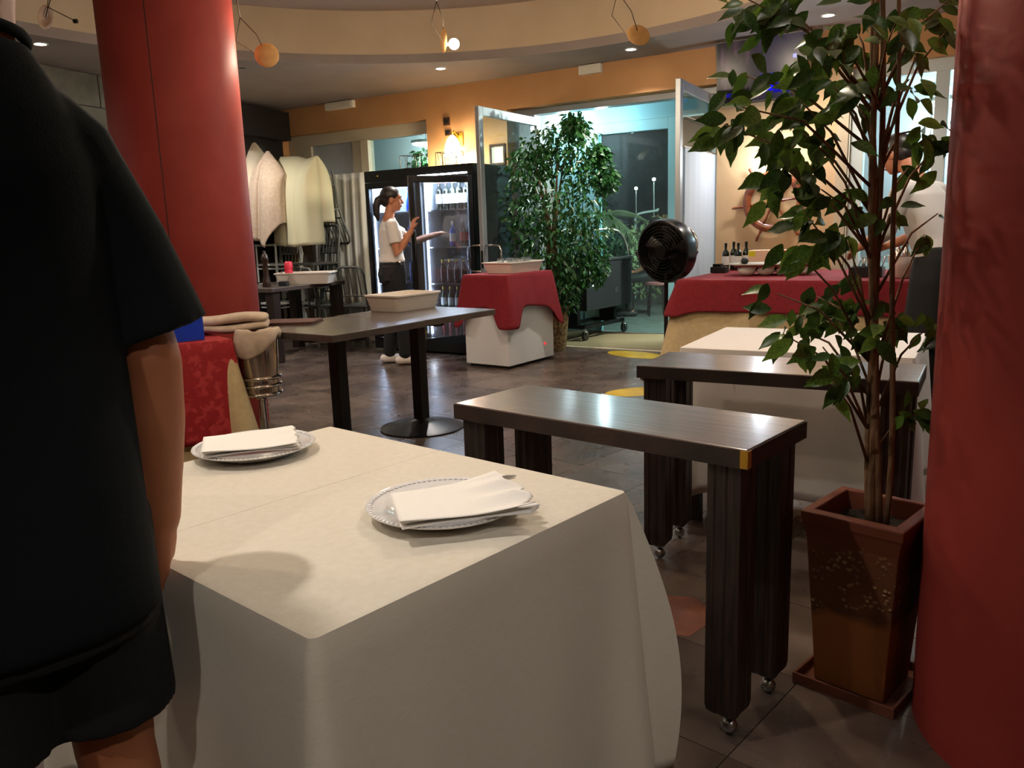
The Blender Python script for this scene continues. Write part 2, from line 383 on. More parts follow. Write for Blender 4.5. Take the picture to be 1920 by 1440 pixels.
def tag(o, label, cat, group=None):
    o['label'] = label; o['category'] = cat
    if group: o['group'] = group
    return o
def thing(name, label, cat, loc=(0, 0, 0), rz=0.0, group=None):
    o = bpy.data.objects.new(name, None); COL.objects.link(o); o.empty_display_size = 0.05
    o.location = loc; o.rotation_euler = (0, 0, rz)
    return tag(o, label, cat, group)
def struct(o, parentless=True):
    o['kind'] = 'structure'; return o
def dup(root, loc, rz=None, label=None, group=None):
    r = root.copy(); COL.objects.link(r); r.location = loc
    if rz is not None: r.rotation_euler = (0, 0, rz)
    if label: r['label'] = label
    if group: r['group'] = group
    for ch in list(root.children):
        c = ch.copy(); COL.objects.link(c); c.parent = r
        for g in list(ch.children):
            d = g.copy(); COL.objects.link(d); d.parent = c
    return r
def light(name, kind, loc, power, col, size=0.05, spot=None, target=None, parent=None, blend=0.5):
    l = bpy.data.lights.new(name, kind); l.energy = power; l.color = col
    if kind in ('POINT', 'SPOT'): l.shadow_soft_size = size
    if kind == 'SPOT': l.spot_size = R(spot or 90); l.spot_blend = blend
    o = bpy.data.objects.new(name, l); COL.objects.link(o); o.location = loc
    if target is not None: o.rotation_euler = (Vector(target) - Vector(loc)).to_track_quat('-Z', 'Y').to_euler()
    if parent: o.parent = parent
    return o

# ================================================================== THE SETTING
ROOM = [(-2.85, 10.70), (W(5.2, 0).x, W(5.2, 0).y), (5.6, -3.0), (-7.95, -3.0)]
def clip(poly, p0, nrm):
    """keep the part of a polygon with (p - p0).nrm <= 0"""
    out = []
    for i in range(len(poly)):
        a, b = Vector(poly[i]), Vector(poly[(i + 1) % len(poly)])
        da, db = (a - p0).dot(nrm), (b - p0).dot(nrm)
        if da <= 0: out.append(tuple(a))
        if (da < 0 < db) or (db < 0 < da): out.append(tuple(a + (b - a) * (da / (da - db))))
    return out
def in_view(p, m=60):
    v = Vector(p) - Vector((0, 0, EYE)); z = v.dot(fw)
    if z < 0.3: return None
    x, y = 960 + 1520 * v.dot(ex) / z, 720 + 1520 * v.dot(ey) / z
    return z if -m < x < 1920 + m and -m < y < 1440 + m else None

floor = struct(B().poly(ROOM, -0.10, -0.010).build('floor', 'mortar'))
floor['label'] = 'dark stained slab floor of the dining room'
TS, TG = 0.43, 0.0014
ta = R(48.0); tu = Vector((math.cos(ta), math.sin(ta))); tv = Vector((-math.sin(ta), math.cos(ta)))
lw_n = Vector((-0.935, 0.354)); edges = [(Vector(W0.xy), Vector(N.xy)), (Vector((-3.82, 8.14)), lw_n), (Vector((5.2, 2.0)), Vector((1, 0.05)).normalized()), (Vector((0, -2.95)), Vector((0, -1)))]
h = TS / 2 - TG
full = B().poly([(-h, -h), (h, -h), (h, h), (-h, h)], -0.012, 0.0).mesh('floor_tile'); full.materials.append(MATS['floor_slab'])
seen, rest = [], B()
for i in range(-30, 40):
    for j in range(-30, 40):
        c = tu * (i * TS + 0.10) + tv * (j * TS + 0.15)
        pl = [c + tu * a + tv * b for a, b in ((-h, -h), (h, -h), (h, h), (-h, h))]
        ins = [all((p - e0).dot(en) <= 0 for e0, en in edges) for p in pl]
        if not any(ins): continue
        z = in_view((c.x, c.y, 0))
        seen.append((z if z else 99 + c.length, c, pl, all(ins)))
seen.sort(key=lambda t: t[0])
for k, (z, c, pl, whole) in enumerate(seen):
    if k < 290 and z < 90 and whole:
        o = bpy.data.objects.new('floor_tile', full); COL.objects.link(o); o.parent = floor
        o.location = (c.x, c.y, 0); o.rotation_euler = (0, 0, ta)
    else:
        q = [tuple(p) for p in pl]
        if not whole:
            for e0, en in edges: q = clip(q, e0, en) if len(q) > 2 else q
        if len(q) > 2: rest.poly(q, -0.012, 0.0)
o = rest.build('floor_tile_field', 'floor_slab', floor); o['kind'] = 'stuff'
def blob(c, rx, ry, rz, n=28, cut=None):
    pts = []
    for k in range(n):
        a = 2 * math.pi * k / n; x, y = rx * math.cos(a), ry * math.sin(a)
        if cut is not None: y = max(y, cut)
        pts.append((c[0] + x * math.cos(rz) - y * math.sin(rz), c[1] + x * math.sin(rz) + y * math.cos(rz)))
    return pts
B().poly(blob((1.22, 7.84), 0.34, 0.17, R(-50)), 0.0002, 0.0012).build('floor_marking', 'floor_yellow', floor, label='yellow painted patch by the threshold')
B().poly(blob((0.95, 6.05), 0.26, 0.15, R(20)), 0.0002, 0.0012).build('floor_marking', 'floor_yellow', floor, label='yellow patch beside the dark benches')  # flat yellow patch laid on the slabs
B().poly([(0.40, 2.34), (0.52, 2.30), (0.64, 2.42), (0.60, 2.56), (0.47, 2.60), (0.38, 2.50)], 0.0002, 0.0010).build('floor_marking', 'terracotta', floor, label='reddish worn patch under the bench')

# back wall, in its own frame (x = along, y = outwards)
def wallpart(b, name, mat, **k):
    o = b.build(name, mat, **k); o.location = W0; o.rotation_euler = (0, 0, WA); return o
w = B()
w.bx(-4.0, 5.4, 0, 0.30, 2.48, 2.86)
w.bx(-4.0, -3.95, 0, 0.30, 0, 2.48); w.bx(-1.66, -0.60, 0, 0.30, 0, 2.48)
wb = struct(wallpart(w, 'wall_back', 'orange_wall'))
wb['label'] = 'orange painted back wall with doorway and windows'
pier = B().bx(1.66, 2.77, 0, 0.30, 0, 2.48).bx(2.77, 5.4, 0, 0.30, 0, 0.55).build('wall_pier', 'cream_wall', wb)
B().bx(2.70, 2.79, -0.012, 0.0, 0, 2.48).build('corner_strip', 'band_paint', wb)
# left wall of blocks and the dark end near the corner
LW0 = Vector((-3.82, 8.14, 0)); LD = Vector((0.354, 0.935, 0)).normalized(); LA = math.atan2(LD.y, LD.x)
wl = struct(B().bx(-12.0, 2.75, 0.0, 0.2, 0, 2.86).build('wall_left', 'mortar')); wl.location = LW0; wl.rotation_euler = (0, 0, LA)
wl['label'] = 'dim grey block wall on the left'
blk = B().bx(-0.394, 0.394, -0.018, 0.005, -0.144, 0.144).mesh('block'); blk.materials.append(MATS['grey_block'])
for r_i in range(9):
    for k in range(-6, 2):
        o = bpy.data.objects.new('block', blk); COL.objects.link(o); o.parent = wl
        o.location = (0.8 * k + (0.4 if r_i % 2 else 0.0) + 0.35, random.uniform(-.004, .004), 2.8 - 0.15 - 0.3 * r_i)
B().bx(1.28, 2.72, -0.06, -0.002, 0.0, 2.74).bx(1.7, 2.71, -0.20, -0.06, 2.42, 2.76).build('dark_panelling', 'dark_panel', wl, bevel=0.004)
# unseen walls that close the room
struct(B().bx(5.5, 5.7, -3.2, 6.5, 0, 2.86).build('wall_right', 'plain_wall'))['label'] = 'plain right wall out of view'
struct(B().bx(-8.2, 5.7, -3.2, -3.0, 0, 2.86).build('wall_front', 'plain_wall'))['label'] = 'plain wall behind the viewer'

# ceiling: lower soffit with a round raised recess
CC, CR = Vector((-0.793, 4.79)), 3.226
def ray_poly(c, d, poly):
    best = 50.0
    for i in range(len(poly)):
        a, b = Vector(poly[i]), Vector(poly[(i + 1) % len(poly)]); e = b - a
        den = d.x * e.y - d.y * e.x
        if abs(den) < 1e-9: continue
        q = a - c; t = (q.x * e.y - q.y * e.x) / den; u = (q.x * d.y - q.y * d.x) / den
        if t > 0 and -1e-6 <= u <= 1 + 1e-6: best = min(best, t)
    return best
OUTER = [(-2.9, 10.85), (W(5.3, .1).x, W(5.3, .1).y), (5.6, -3.1), (-8.1, -3.1)]
angs = sorted([2 * math.pi * k / 180 for k in range(180)] + [math.atan2(p[1] - CC.y, p[0] - CC.x) % (2 * math.pi) for p in OUTER])
r1, r2 = [], []
for a in angs:
    d = Vector((math.cos(a), math.sin(a))); q = CC + d * ray_poly(CC, d, OUTER); p = CC + d * CR
    r1.append((p.x, p.y)); r2.append((q.x, q.y))
s = B().ring([[(x, y, 2.8) for x, y in r1], [(x, y, 2.8) for x, y in r2], [(x, y, 2.88) for x, y in r2], [(x, y, 2.88) for x, y in r1]], closed=True)
ce = struct(s.build('ceiling', 'soffit_paint')); ce['label'] = 'grey lower ceiling around a round raised recess'
circ = lambda rr, z: [(CC.x + rr * math.cos(2 * math.pi * k / 128), CC.y + rr * math.sin(2 * math.pi * k / 128), z) for k in range(128)]
B().ring([circ(CR + .001, 2.801), circ(CR + .001, 3.30), circ(CR + .05, 3.30), circ(CR + .05, 2.801)], closed=True).build('curved_band', 'band_paint', ce, smooth=40, label='tan curved band around the recess')
B().ring([circ(CR + .05, 3.26), circ(CR + .05, 3.34)]).build('recess_ceiling', 'ceiling_paint', ce)

# pillars
def pillar(x, y, top, label, seam):
    p = B().lathe([(0.40, 0), (0.40, top)], 96).build('pillar', 'pillar_red', smooth=40)
    p.location = (x, y, 0); p['kind'] = 'structure'; p['label'] = label
    a = math.atan2(-y, -x) + seam
    B().box((0.4 * math.cos(a), 0.4 * math.sin(a), top / 2), (0.002, 0.005, top), rz=a).build('panel_joint', 'black_matt', p)
pillar(-2.077, 5.389, 3.26, 'round red pillar at left behind the standing person', -0.28)
pillar(1.375, 1.74, 2.8, 'round red pillar in the right foreground beside the potted tree', 1.4)

# left window
def frame(parent, name, mat, *boxes, **k):
    b = B()
    for q in boxes: b.bx(*q)
    return b.build(name, mat, parent, bevel=0.004, **k)
def wroot(name, label):
    o = bpy.data.objects.new(name, None); COL.objects.link(o); o.location = W0; o.rotation_euler = (0, 0, WA)
    o['kind'] = 'structure'; o['label'] = label; return o
w1 = wroot('window_1', 'beige framed window wall behind the drinks fridge')
frame(w1, 'window_frame', 'beige_frame', (-3.95, -1.66, .10, .18, 2.34, 2.48), (-3.95, -3.56, .10, .18, 0, 2.34), (-2.88, -2.74, .10, .18, 0, 2.34), (-2.72, -2.60, .07, .18, 0, 2.34), (-1.72, -1.66, .10, .18, 0, 2.34), (-3.56, -2.88, .10, .18, 0, .25))
frame(w1, 'window_pane', 'glass_frosted', (-3.56, -2.88, .13, .14, .25, 2.34))
frame(w1, 'window_pane', 'glass', (-2.60, -1.72, .13, .14, .02, 2.34))
# right window
w2 = wroot('window_2', 'white framed window at right behind the potted tree')
frame(w2, 'window_frame', 'veranda_white', (2.79, 2.90, .08, .18, .55, 2.48), (2.90, 5.2, .08, .18, 2.38, 2.48), (3.42, 3.52, .08, .18, .55, 2.38), (4.5, 4.6, .08, .18, .55, 2.38), (2.9, 5.2, .08, .18, .55, .65))
for a, b_ in ((2.90, 3.42), (3.52, 4.5), (4.6, 5.2)):
    frame(w2, 'window_pane', 'glass', (a, b_, .12, .13, .65, 2.38))
# doorway lining and threshold
t1 = wroot('trim_1', 'pale metal lining of the open doorway')
frame(t1, 'door_lining', 'aluminium', (-.60, -.36, .17, .30, 0, 2.42), (1.60, 1.66, .16, .30, 0, 2.48), (-.60, 1.66, .16, .30, 2.42, 2.48))
frame(t1, 'threshold_strip', 'threshold', (-.60, 1.66, -.03, .02, -.005, .008))
# two open glass door leaves, swung 90 degrees into the room
def leaf(name, label, hinge, free, sheer, handle):
    h0, f0 = W(*hinge), W(*free); d = f0 - h0; L = d.length
    o = bpy.data.objects.new(name, None); COL.objects.link(o); o.location = h0; o.rotation_euler = (0, 0, math.atan2(d.y, d.x))
    o['kind'] = 'structure'; o['label'] = label
    st = .075
    frame(o, 'stile', 'aluminium', (0, st, -.022, .022, .01, 2.385)); frame(o, 'stile', 'aluminium', (L - st, L, -.022, .022, .01, 2.385))
    frame(o, 'rail', 'aluminium', (st, L - st, -.022, .022, 2.30, 2.385)); frame(o, 'rail', 'aluminium', (st, L - st, -.022, .022, .01, .14))
    frame(o, 'door_glass', 'glass_door', (st, L - st, -.004, .004, .14, 2.30))
    if sheer:
        g = B().grid(lambda u, v: (st + .02 + u * (L - 2 * st - .04), (-.034 if sheer < 0 else .034) + .010 * math.sin(u * 38) * (.4 + .6 * (1 - v)), .16 + v * 1.70), 60, 8)
        g.build('door_curtain', 'sheer', o, smooth=180, label='white sheer curtain on the door')
        frame(o, 'curtain_rod', 'steel', (st, L - st, -.040 if sheer < 0 else .03, -.03 if sheer < 0 else .04, 1.86, 1.872))
        frame(o, 'curtain_rod', 'steel', (st, L - st, -.040 if sheer < 0 else .03, -.03 if sheer < 0 else .04, 2.10, 2.108))
    if handle:
        for sg in (-1, 1):
            x = L - st / 2; y = sg * .022
            hb = B().tube([(x, y, 1.10), (x, y + sg * .10, 1.10), (x - .01, y + sg * .15, 1.09), (x - .01, y + sg * .165, 1.05), (x - .01, y + sg * .165, .90), (x - .01, y + sg * .15, .86), (x, y + sg * .10, .85), (x, y, .85)], .011, 8)
            hb.build('handle', 'chrome', o, smooth=180)
        frame(o, 'lock_plate', 'black_plastic', (L - .002, L + .002, -.012, .012, .88, 1.05))
    return o
leaf('door_1', 'open aluminium glass door leaf left of the doorway', (-.335, .21), (-.315, -.99), 0, True)
leaf('door_2', 'open aluminium glass door leaf with white sheer curtain', (1.595, .17), (1.675, -1.06), 1, False)

# veranda beyond the wall
vf = struct(wallpart(B().bx(-4.2, 5.4, .02, 1.34, -.10, -.006), 'floor_veranda', 'ground_night')); vf['label'] = 'veranda floor beyond the doorway'
vc = struct(wallpart(B().bx(-4.2, 5.4, .30, 1.60, 2.62, 2.70), 'ceiling_veranda', 'teal_paint')); vc['label'] = 'pale blue veranda ceiling'
vw = B().bx(-4.2, -.36, 1.30, 1.42, 0, 2.62).bx(-.36, 1.75, 1.30, 1.42, 2.40, 2.62).bx(1.75, 2.6, 1.30, 1.42, 0, 2.62)
vw.bx(2.6, 5.4, 1.30, 1.42, 2.45, 2.62).bx(2.6, 5.4, 1.30, 1.42, 0, .8).bx(-4.2, -4.1, .3, 1.3, 0, 2.62).bx(5.3, 5.4, .3, 1.3, 0, 2.62)
vw = struct(wallpart(vw, 'wall_veranda', 'veranda_white')); vw['label'] = 'pale outer wall of the veranda'
frame(vw, 'wall_board', 'teal_paint', (-.60, 1.75, 1.27, 1.30, 2.40, 2.61)); frame(vw, 'wall_board', 'teal_paint', (-.75, -.37, 1.26, 1.30, 0, 2.40))
w3 = wroot('window_3', 'pale blue framed glass door of the veranda')
frame(w3, 'window_frame', 'teal_paint', (-.36, -.15, 1.27, 1.36, 0, 2.40), (.70, .82, 1.27, 1.36, 0, 2.40), (-.15, .70, 1.27, 1.36, 2.28, 2.40))
frame(w3, 'window_pane', 'glass_night', (-.15, .70, 1.31, 1.318, 0, 2.28))
w4 = wroot('window_4', 'far veranda window seen through the right window')
frame(w4, 'window_frame', 'veranda_white', (3.3, 3.38, 1.28, 1.36, .8, 2.45), (4.2, 4.28, 1.28, 1.36, .8, 2.45))
frame(w4, 'window_pane', 'glass_frosted', (2.6, 5.3, 1.31, 1.318, .8, 2.45))
# garden beyond
gr = struct(wallpart(B().bx(-12, 14, 1.34, 20, -.20, -.012), 'ground', 'ground_night')); gr['label'] = 'paved terrace and garden ground at night'
nw = struct(wallpart(B().bx(-12, 14, 12.0, 12.3, 0, 4.2), 'wall_garden', 'night_wall')); nw['label'] = 'dark wall at the end of the garden'

# ================================================================== LIGHTS OF THE PLACE AND ADDED FILL
def recessed(x, y, label, power=72, aim=None, cone=118):
    t = thing('recessed_spotlight', label, 'spotlight', (x, y, 2.8), 0, 'recessed ceiling spotlights')
    B().lathe([(.058, .0), (.058, -.006), (.043, -.006), (.043, .0)], 24).build('bezel', 'white_enamel', t, smooth=40)
    B().lathe([(.041, -.001), (.041, -.004)], 24).build('lens', 'spot_disc', t)
    light('spot_beam', 'SPOT', (0, 0, -.03), power, NEUT, .04, cone, Vector(aim) - Vector((x, y, 2.8)) if aim else (0, 0, -2), t, .8 if cone > 100 else .5)
recessed(-3.634, 6.808, 'lit recessed ceiling spotlight at far left', 72, None, 150)
recessed(-0.594, 8.309, 'lit recessed ceiling spotlight below the glowing pendant bulb', 110, None, 150)
recessed(1.166, 7.715, 'lit recessed ceiling spotlight beside the disc pendant at right', 100)
recessed(2.546, 6.704, 'lit recessed ceiling spotlight right of the television', 50)
# the ring of spotlights goes on around the recess, out of the frame
for aa, lab, pw, *am in ((-3.2, 'above the buffet', 44), (-33.2, 'above the potted tree', 46, (1.25, 3.45, .75), 62), (-63.2, 'above the first dark bench', 5), (-93.2, 'above the near table', 46, (-.45, 1.45, .75), 74), (-123.2, 'left of the standing person', 16), (-153.2, 'by the left wall', 40), (176.8, 'behind the left pillar', 80, None, 150)):
    recessed(CC.x + 3.52 * math.cos(R(aa)), CC.y + 3.52 * math.sin(R(aa)), 'lit recessed ceiling spotlight ' + lab + ', out of frame', pw, *am)
recessed(-3.2, 8.9, 'lit recessed ceiling spotlight in the left corner, hidden behind the red pillar', 75, None, 150)
recessed(-1.1, -.8, 'added fill spotlight behind the viewer at left, unseen out of frame', 26, (-.5, 1.2, .5), 44); recessed(1.0, -.8, 'added fill spotlight behind the viewer at right, unseen out of frame', 44, (-.10, 1.2, .45), 34)  # unseen spots added as fill for the front faces of the near cloth
o = B().lathe([(.03, 0), (.03, -.004), (.012, -.004)], 20).build('ceiling_grommet', 'charcoal'); o.location = (-2.42, 8.0, 2.8)
tag(o, 'small dark round fitting in the lower ceiling near the left pillar', 'fitting')
def pendant(loc, label, disc_dir, power, lit=True, col=WARM, disc_off=(-.05, .05, .02), bulb_off=(.0, 0, 0)):
    """cable from the recess ceiling, a wire fork, a round disc reflector and a bulb"""
    x, y, z = loc
    t = thing('pendant_lamp', label, 'pendant lamp', (x, y, z), 0, 'wire pendant lamps')
    top = 3.26 - z
    fork = Vector((-.10, .0, .26)); dc = Vector(disc_off); bc = Vector(bulb_off)
    B().lathe([(.05, top), (.05, top - .02), (.015, top - .05)], 20, (-.16, 0, 0)).build('ceiling_rose', 'white_enamel', t, smooth=40)
    B().tube([(-.16, 0, top - .04), (-.17, .01, top * .8), (-.13, 0, top * .62), fork], .0045, 6).build('cable', 'cable', t, smooth=180)
    B().tube([fork, fork.lerp(dc, .5) + Vector((.02, 0, .01)), dc], .003, 6).build('arm_wire', 'cable', t, smooth=180)
    B().tube([fork, Vector((-.14, 0, .12)), bc + Vector((-.07, 0, .02)), bc + Vector((-.035, 0, 0))], .003, 6).build('arm_wire', 'cable', t, smooth=180)
    dd = Vector(disc_dir).normalized(); q = dd.to_track_quat('Z', 'Y').to_matrix()
    b = B()
    prof = [(.001, .012), (.05, .008), (.072, .0), (.076, -.003), (.070, -.005), (.05, .003), (.001, .007)]
    b.ring([[q @ Vector((r * math.cos(2 * math.pi * k / 36), r * math.sin(2 * math.pi * k / 36), zz)) + dc for k in range(36)] for r, zz in prof])
    b.build('disc_reflector', 'disc_tan', t, smooth=60)
    B().tube([bc + Vector((-.045, 0, 0)), bc + Vector((-.02, 0, 0))], .013, 12).build('bulb_holder', 'charcoal', t, smooth=40)
    if lit:
        B().ell(bc, (.034, .034, .034), 16, 10).build('bulb', 'bulb_warm', t, smooth=180)
        light('bulb_light', 'POINT', tuple(bc + (Vector((0, -.05, -.03)) if power > 15 else Vector((0, .05, .01)))), power, col, .05, parent=t)
    return t
pendant((-1.55, 5.5, 2.36), 'disc pendant lamp right of the left pillar', (.2, -1, .1), 15, True, disc_off=(.05, 0, .03), bulb_off=(.045, .06, .03))
pendant((-0.30, 5.5, 2.42), 'pendant lamp with a glowing round bulb near the middle of the ceiling', (-1, -.35, 0), 26, True, disc_off=(-.07, .03, .03))
pendant((0.85, 5.5, 2.44), 'disc pendant lamp hanging right of the lit bulb', (.15, -1, .45), 14, True, disc_off=(.03, 0, 0), bulb_off=(.03, .06, .0))
t = pendant((-2.72, 5.5, 2.60), 'pendant lamp with its disc turned edge-on beside the left pillar', (-1, .1, .35), 0, False, disc_off=(-.16, 0, .06), bulb_off=(.06, 0, .03))
pendant((0.55, 3.0, 2.45), 'added pendant lamp above the dark benches, unseen above the frame', (-1, -.2, .2), 28, True)  # this and the next two pendants are unseen, added for their light
pendant((-1.25, 3.2, 2.45), 'added pendant lamp above the red side table, unseen above the frame', (-1, .2, .2), 22, True)
pendant((-1.9, 1.6, 2.45), 'added pendant lamp left of the standing person, unseen above the frame', (-1, .2, .2), 12, True)
# wall sconce above the fridge
t = thing('wall_sconce', 'glowing wall sconce on the orange pier above the fridge', 'wall lamp', W(-1.22, 0, 2.14), WA)
B().bx(-.06, .06, -.02, -.001, .02, .16).build('back_plate', 'brass', t, bevel=.004)
B().tube([(0, -.02, .12), (0, -.10, .17), (0, -.13, .14)], .008, 8).build('arm', 'brass', t, smooth=180)
B().lathe([(.02, .12), (.055, .08), (.085, .0), (.10, -.10), (.094, -.10), (.08, 0), (.05, .076), (.015, .114)], 28, (0, -.13, 0)).build('lamp_shade', 'sconce_glow', t, smooth=180)
light('sconce_light', 'POINT', (0, -.15, -.12), 42, (1, .86, .64), .06, parent=t)
# cool spotlight on the pier with the wheel
t = thing('wall_spotlight', 'bright white spotlight on the wall above the ship wheel', 'spotlight', W(2.17, 0, 1.82), WA)
mt = B().lathe([(.05, 0), (.05, .02), (.02, .03)], 20).build('mount', 'white_enamel', t, smooth=40)
mt.rotation_euler = (R(90), 0, 0)
B().tube([(0, -.02, 0), (0, -.09, -.01)], .012, 8).build('arm', 'white_enamel', t)
B().ell((0, -.13, -.01), (.045, .045, .045)).build('bulb', 'cool_bulb', t, smooth=180)
light('spot_light', 'POINT', (0, -.2, -.03), 7, COOL, .05, parent=t)
# veranda lamps
def ceil_lamp(s_, n_, label, power, r=.19, col=CYAN, drop=0.0):
    t = thing('ceiling_lamp', label, 'ceiling lamp', W(s_, n_, 2.62 - drop), WA, 'round veranda ceiling lamps')
    if drop: B().tube([(0, 0, 0), (0, 0, drop)], .006, 6).build('cord', 'veranda_white', t)
    B().lathe([(r, 0), (r, -.03), (r * .97, -.035)], 32).build('rim', 'veranda_white', t, smooth=40)
    B().lathe([(r * .95, -.02), (r * .9, -.05), (r * .5, -.07), (.01, -.075)], 32).build('diffuser', 'panel_cyan', t, smooth=180)
    light('lamp_light', 'POINT', (0, 0, -.25), power, col, .05, parent=t)
ceil_lamp(-.45, 1.0, 'round lit veranda ceiling lamp above the large ficus', 14)
ceil_lamp(-2.4, .95, 'round lit veranda ceiling lamp seen above the fridge', 18, col=COOL, drop=.24)
ceil_lamp(.07, .9, 'round lit veranda ceiling lamp inside the open doorway', 7, .07)
ceil_lamp(3.46, .85, 'round lit veranda ceiling lamp seen through the right window', 34, col=COOL, drop=.36)
ceil_lamp(4.3, .85, 'round lit veranda ceiling lamp at the far right', 26, col=COOL)

# ================================================================== FURNITURE
def drape(w, d, hang, flare=.03, cflare=.05, cdrop=.05, fold=.010, waves=((5, 0.3), (9, 1.7), (14, 4.0)), rows=16, ns=44, hem=None, bulge=False, cw=.11, xside=0.0):
    """cloth over a w x d top: flat top at z = 0, hanging sides with folds and flared corners"""
    b = B(); rc = .014; per = []
    cs = [(-w / 2 + rc, -d / 2 + rc, -math.pi), (w / 2 - rc, -d / 2 + rc, -math.pi / 2), (w / 2 - rc, d / 2 - rc, 0), (-w / 2 + rc, d / 2 - rc, math.pi / 2)]
    for k, (cx, cy, a0) in enumerate(cs):
        for i in range(7):
            a = a0 + math.pi / 2 * i / 6; per.append((cx + rc * math.cos(a), cy + rc * math.sin(a), math.cos(a), math.sin(a)))
        nx_, ny_, a1 = cs[(k + 1) % 4]; a = a0 + math.pi / 2
        sx, sy = cx + rc * math.cos(a), cy + rc * math.sin(a); tx, ty = nx_ + rc * math.cos(a), ny_ + rc * math.sin(a)
        for i in range(1, ns):
            f = i / ns; per.append((sx + (tx - sx) * f, sy + (ty - sy) * f, math.cos(a), math.sin(a)))
    n = len(per); L = 2 * (w + d); acc = 0.0; ts = [0.0]
    for i in range(1, n):
        acc += math.hypot(per[i][0] - per[i - 1][0], per[i][1] - per[i - 1][1]); ts.append(acc)
    rings = []
    vs = [-2, -1] + [k / rows for k in range(1, rows + 1)]
    for v in vs:
        rg = []
        for i, (x, y, nx_, ny_) in enumerate(per):
            if v == -2: rg.append((x - nx_ * .012, y - ny_ * .012, 0.0)); continue
            if v == -1: rg.append((x - nx_ * .002, y - ny_ * .002, -.0035)); continue
            dc = math.hypot(abs(x) - w / 2, abs(y) - d / 2); cb = math.exp(-(dc / cw) ** 2)
            wv = sum(math.sin(2 * math.pi * kk * ts[i] / L + ph) for kk, ph in waves) / len(waves)
            pv = math.sin(math.pi * min(1.0, v * .86)) * 1.1 if bulge else v
            off = .003 + flare * v + cb * cflare * pv + wv * fold * min(1, v * 1.6) * (1 - .6 * cb) + abs(fold) * .6 * v
            if xside and nx_ > .7: off += xside * math.sin(math.pi * min(1, v * .82)) * (.55 + .45 * math.sin(ts[i] * 9 + 1.0))
            hz = hang + (hem(x, y) if hem else 0.0) + cb * cdrop
            rg.append((x + nx_ * off, y + ny_ * off, -.004 - hz * v))
        rings.append(rg)
    b.ring(rings, True, False)
    return b

# ---- near table with cream cloth
t = thing('dining_table', 'dining table hidden under the near cream tablecloth', 'table', (-.3745, 1.523, 0), R(48.7))
B().bx(-.358, .358, -.462, .462, .712, .746).build('table_top', 'dark_wood', t, bevel=.004)
for sx in (-1, 1):
    for sy in (-1, 1): B().box((sx * .31, sy * .41, .356), (.055, .055, .712)).build('leg', 'leg_wood', t, bevel=.004)
o = drape(.726, .934, .56, flare=.015, cflare=.035, cdrop=.04, fold=.012, rows=22, ns=60, cw=.06, xside=.075,
          waves=((4, .5), (7, 2.1), (11, 4.0))).build('tablecloth', 'cream_cloth', smooth=40, solid=.0015)
o.location = (-.3745, 1.523, .7515); o.rotation_euler = (0, 0, R(48.7))
tag(o, 'large cream tablecloth on the near table with two plates', 'tablecloth')
B().bx(-.355, .355, .04, .0415, -.001, .0004).build('pressed_crease', 'cream_cloth', o)
def plate(loc, label, rz):
    pr = [(.001, .006), (.085, .006), (.093, .010), (.104, .017), (.136, .024), (.1385, .0255), (.139, .0245), (.136, .0215), (.104, .0135), (.092, .005), (.082, .0), (.001, .0)]
    t = thing('plate', label, 'plate', loc, rz, 'plates on the near table')
    B().lathe(pr, 72).build('dish', 'porcelain', t, smooth=50)
    b = B()
    for k in range(80):
        a = 2 * math.pi * k / 80; b.ell((.131 * math.cos(a), .131 * math.sin(a), .0238), (.0042, .0042, .0012), 6, 4)
    b.build('beaded_rim', 'porcelain', t, smooth=180)
    return t
plate((-.605, 1.835, .752), 'white plate holding the folded napkin further from the viewer', 0)
plate((-.128, 1.385, .752), 'white plate with a beaded rim nearer the viewer', .3)
def napkin(loc, rz, w, d, label, ruffle, lift):
    t = thing('napkin', label, 'napkin', loc, rz, 'folded paper napkins')
    for k in range(3):
        def fn(u, v, k=k):
            x = -w / 2 + w * u; y = -d / 2 + d * v
            e = max(0.0, (u - .55) / .45)
            x += ruffle * .018 * math.sin(v * 21 + k * 1.3) * e; y *= 1 + ruffle * .10 * e
            z = .0065 * k + .0015 + lift * .020 * (u ** 2) * (.4 + .6 * v) + .006 * math.sin(u * 4 + k) * (1 - v) * .6 + ruffle * .007 * math.sin(v * 17 + k) * e
            if v > .93: z -= (v - .93) * .03
            return (x - .002 * k, y + .003 * k * (1 if k % 2 else -1), z)
        B().grid(fn, 26, 22).build('fold', 'paper', t, smooth=180, solid=.0012)
napkin((-.605, 1.817, .779), R(18), .205, .165, 'flat folded white napkin on the far plate', .15, .3)
napkin((-.10, 1.345, .779), R(14), .215, .165, 'ruffled white napkin on the near plate', 1.0, .9)

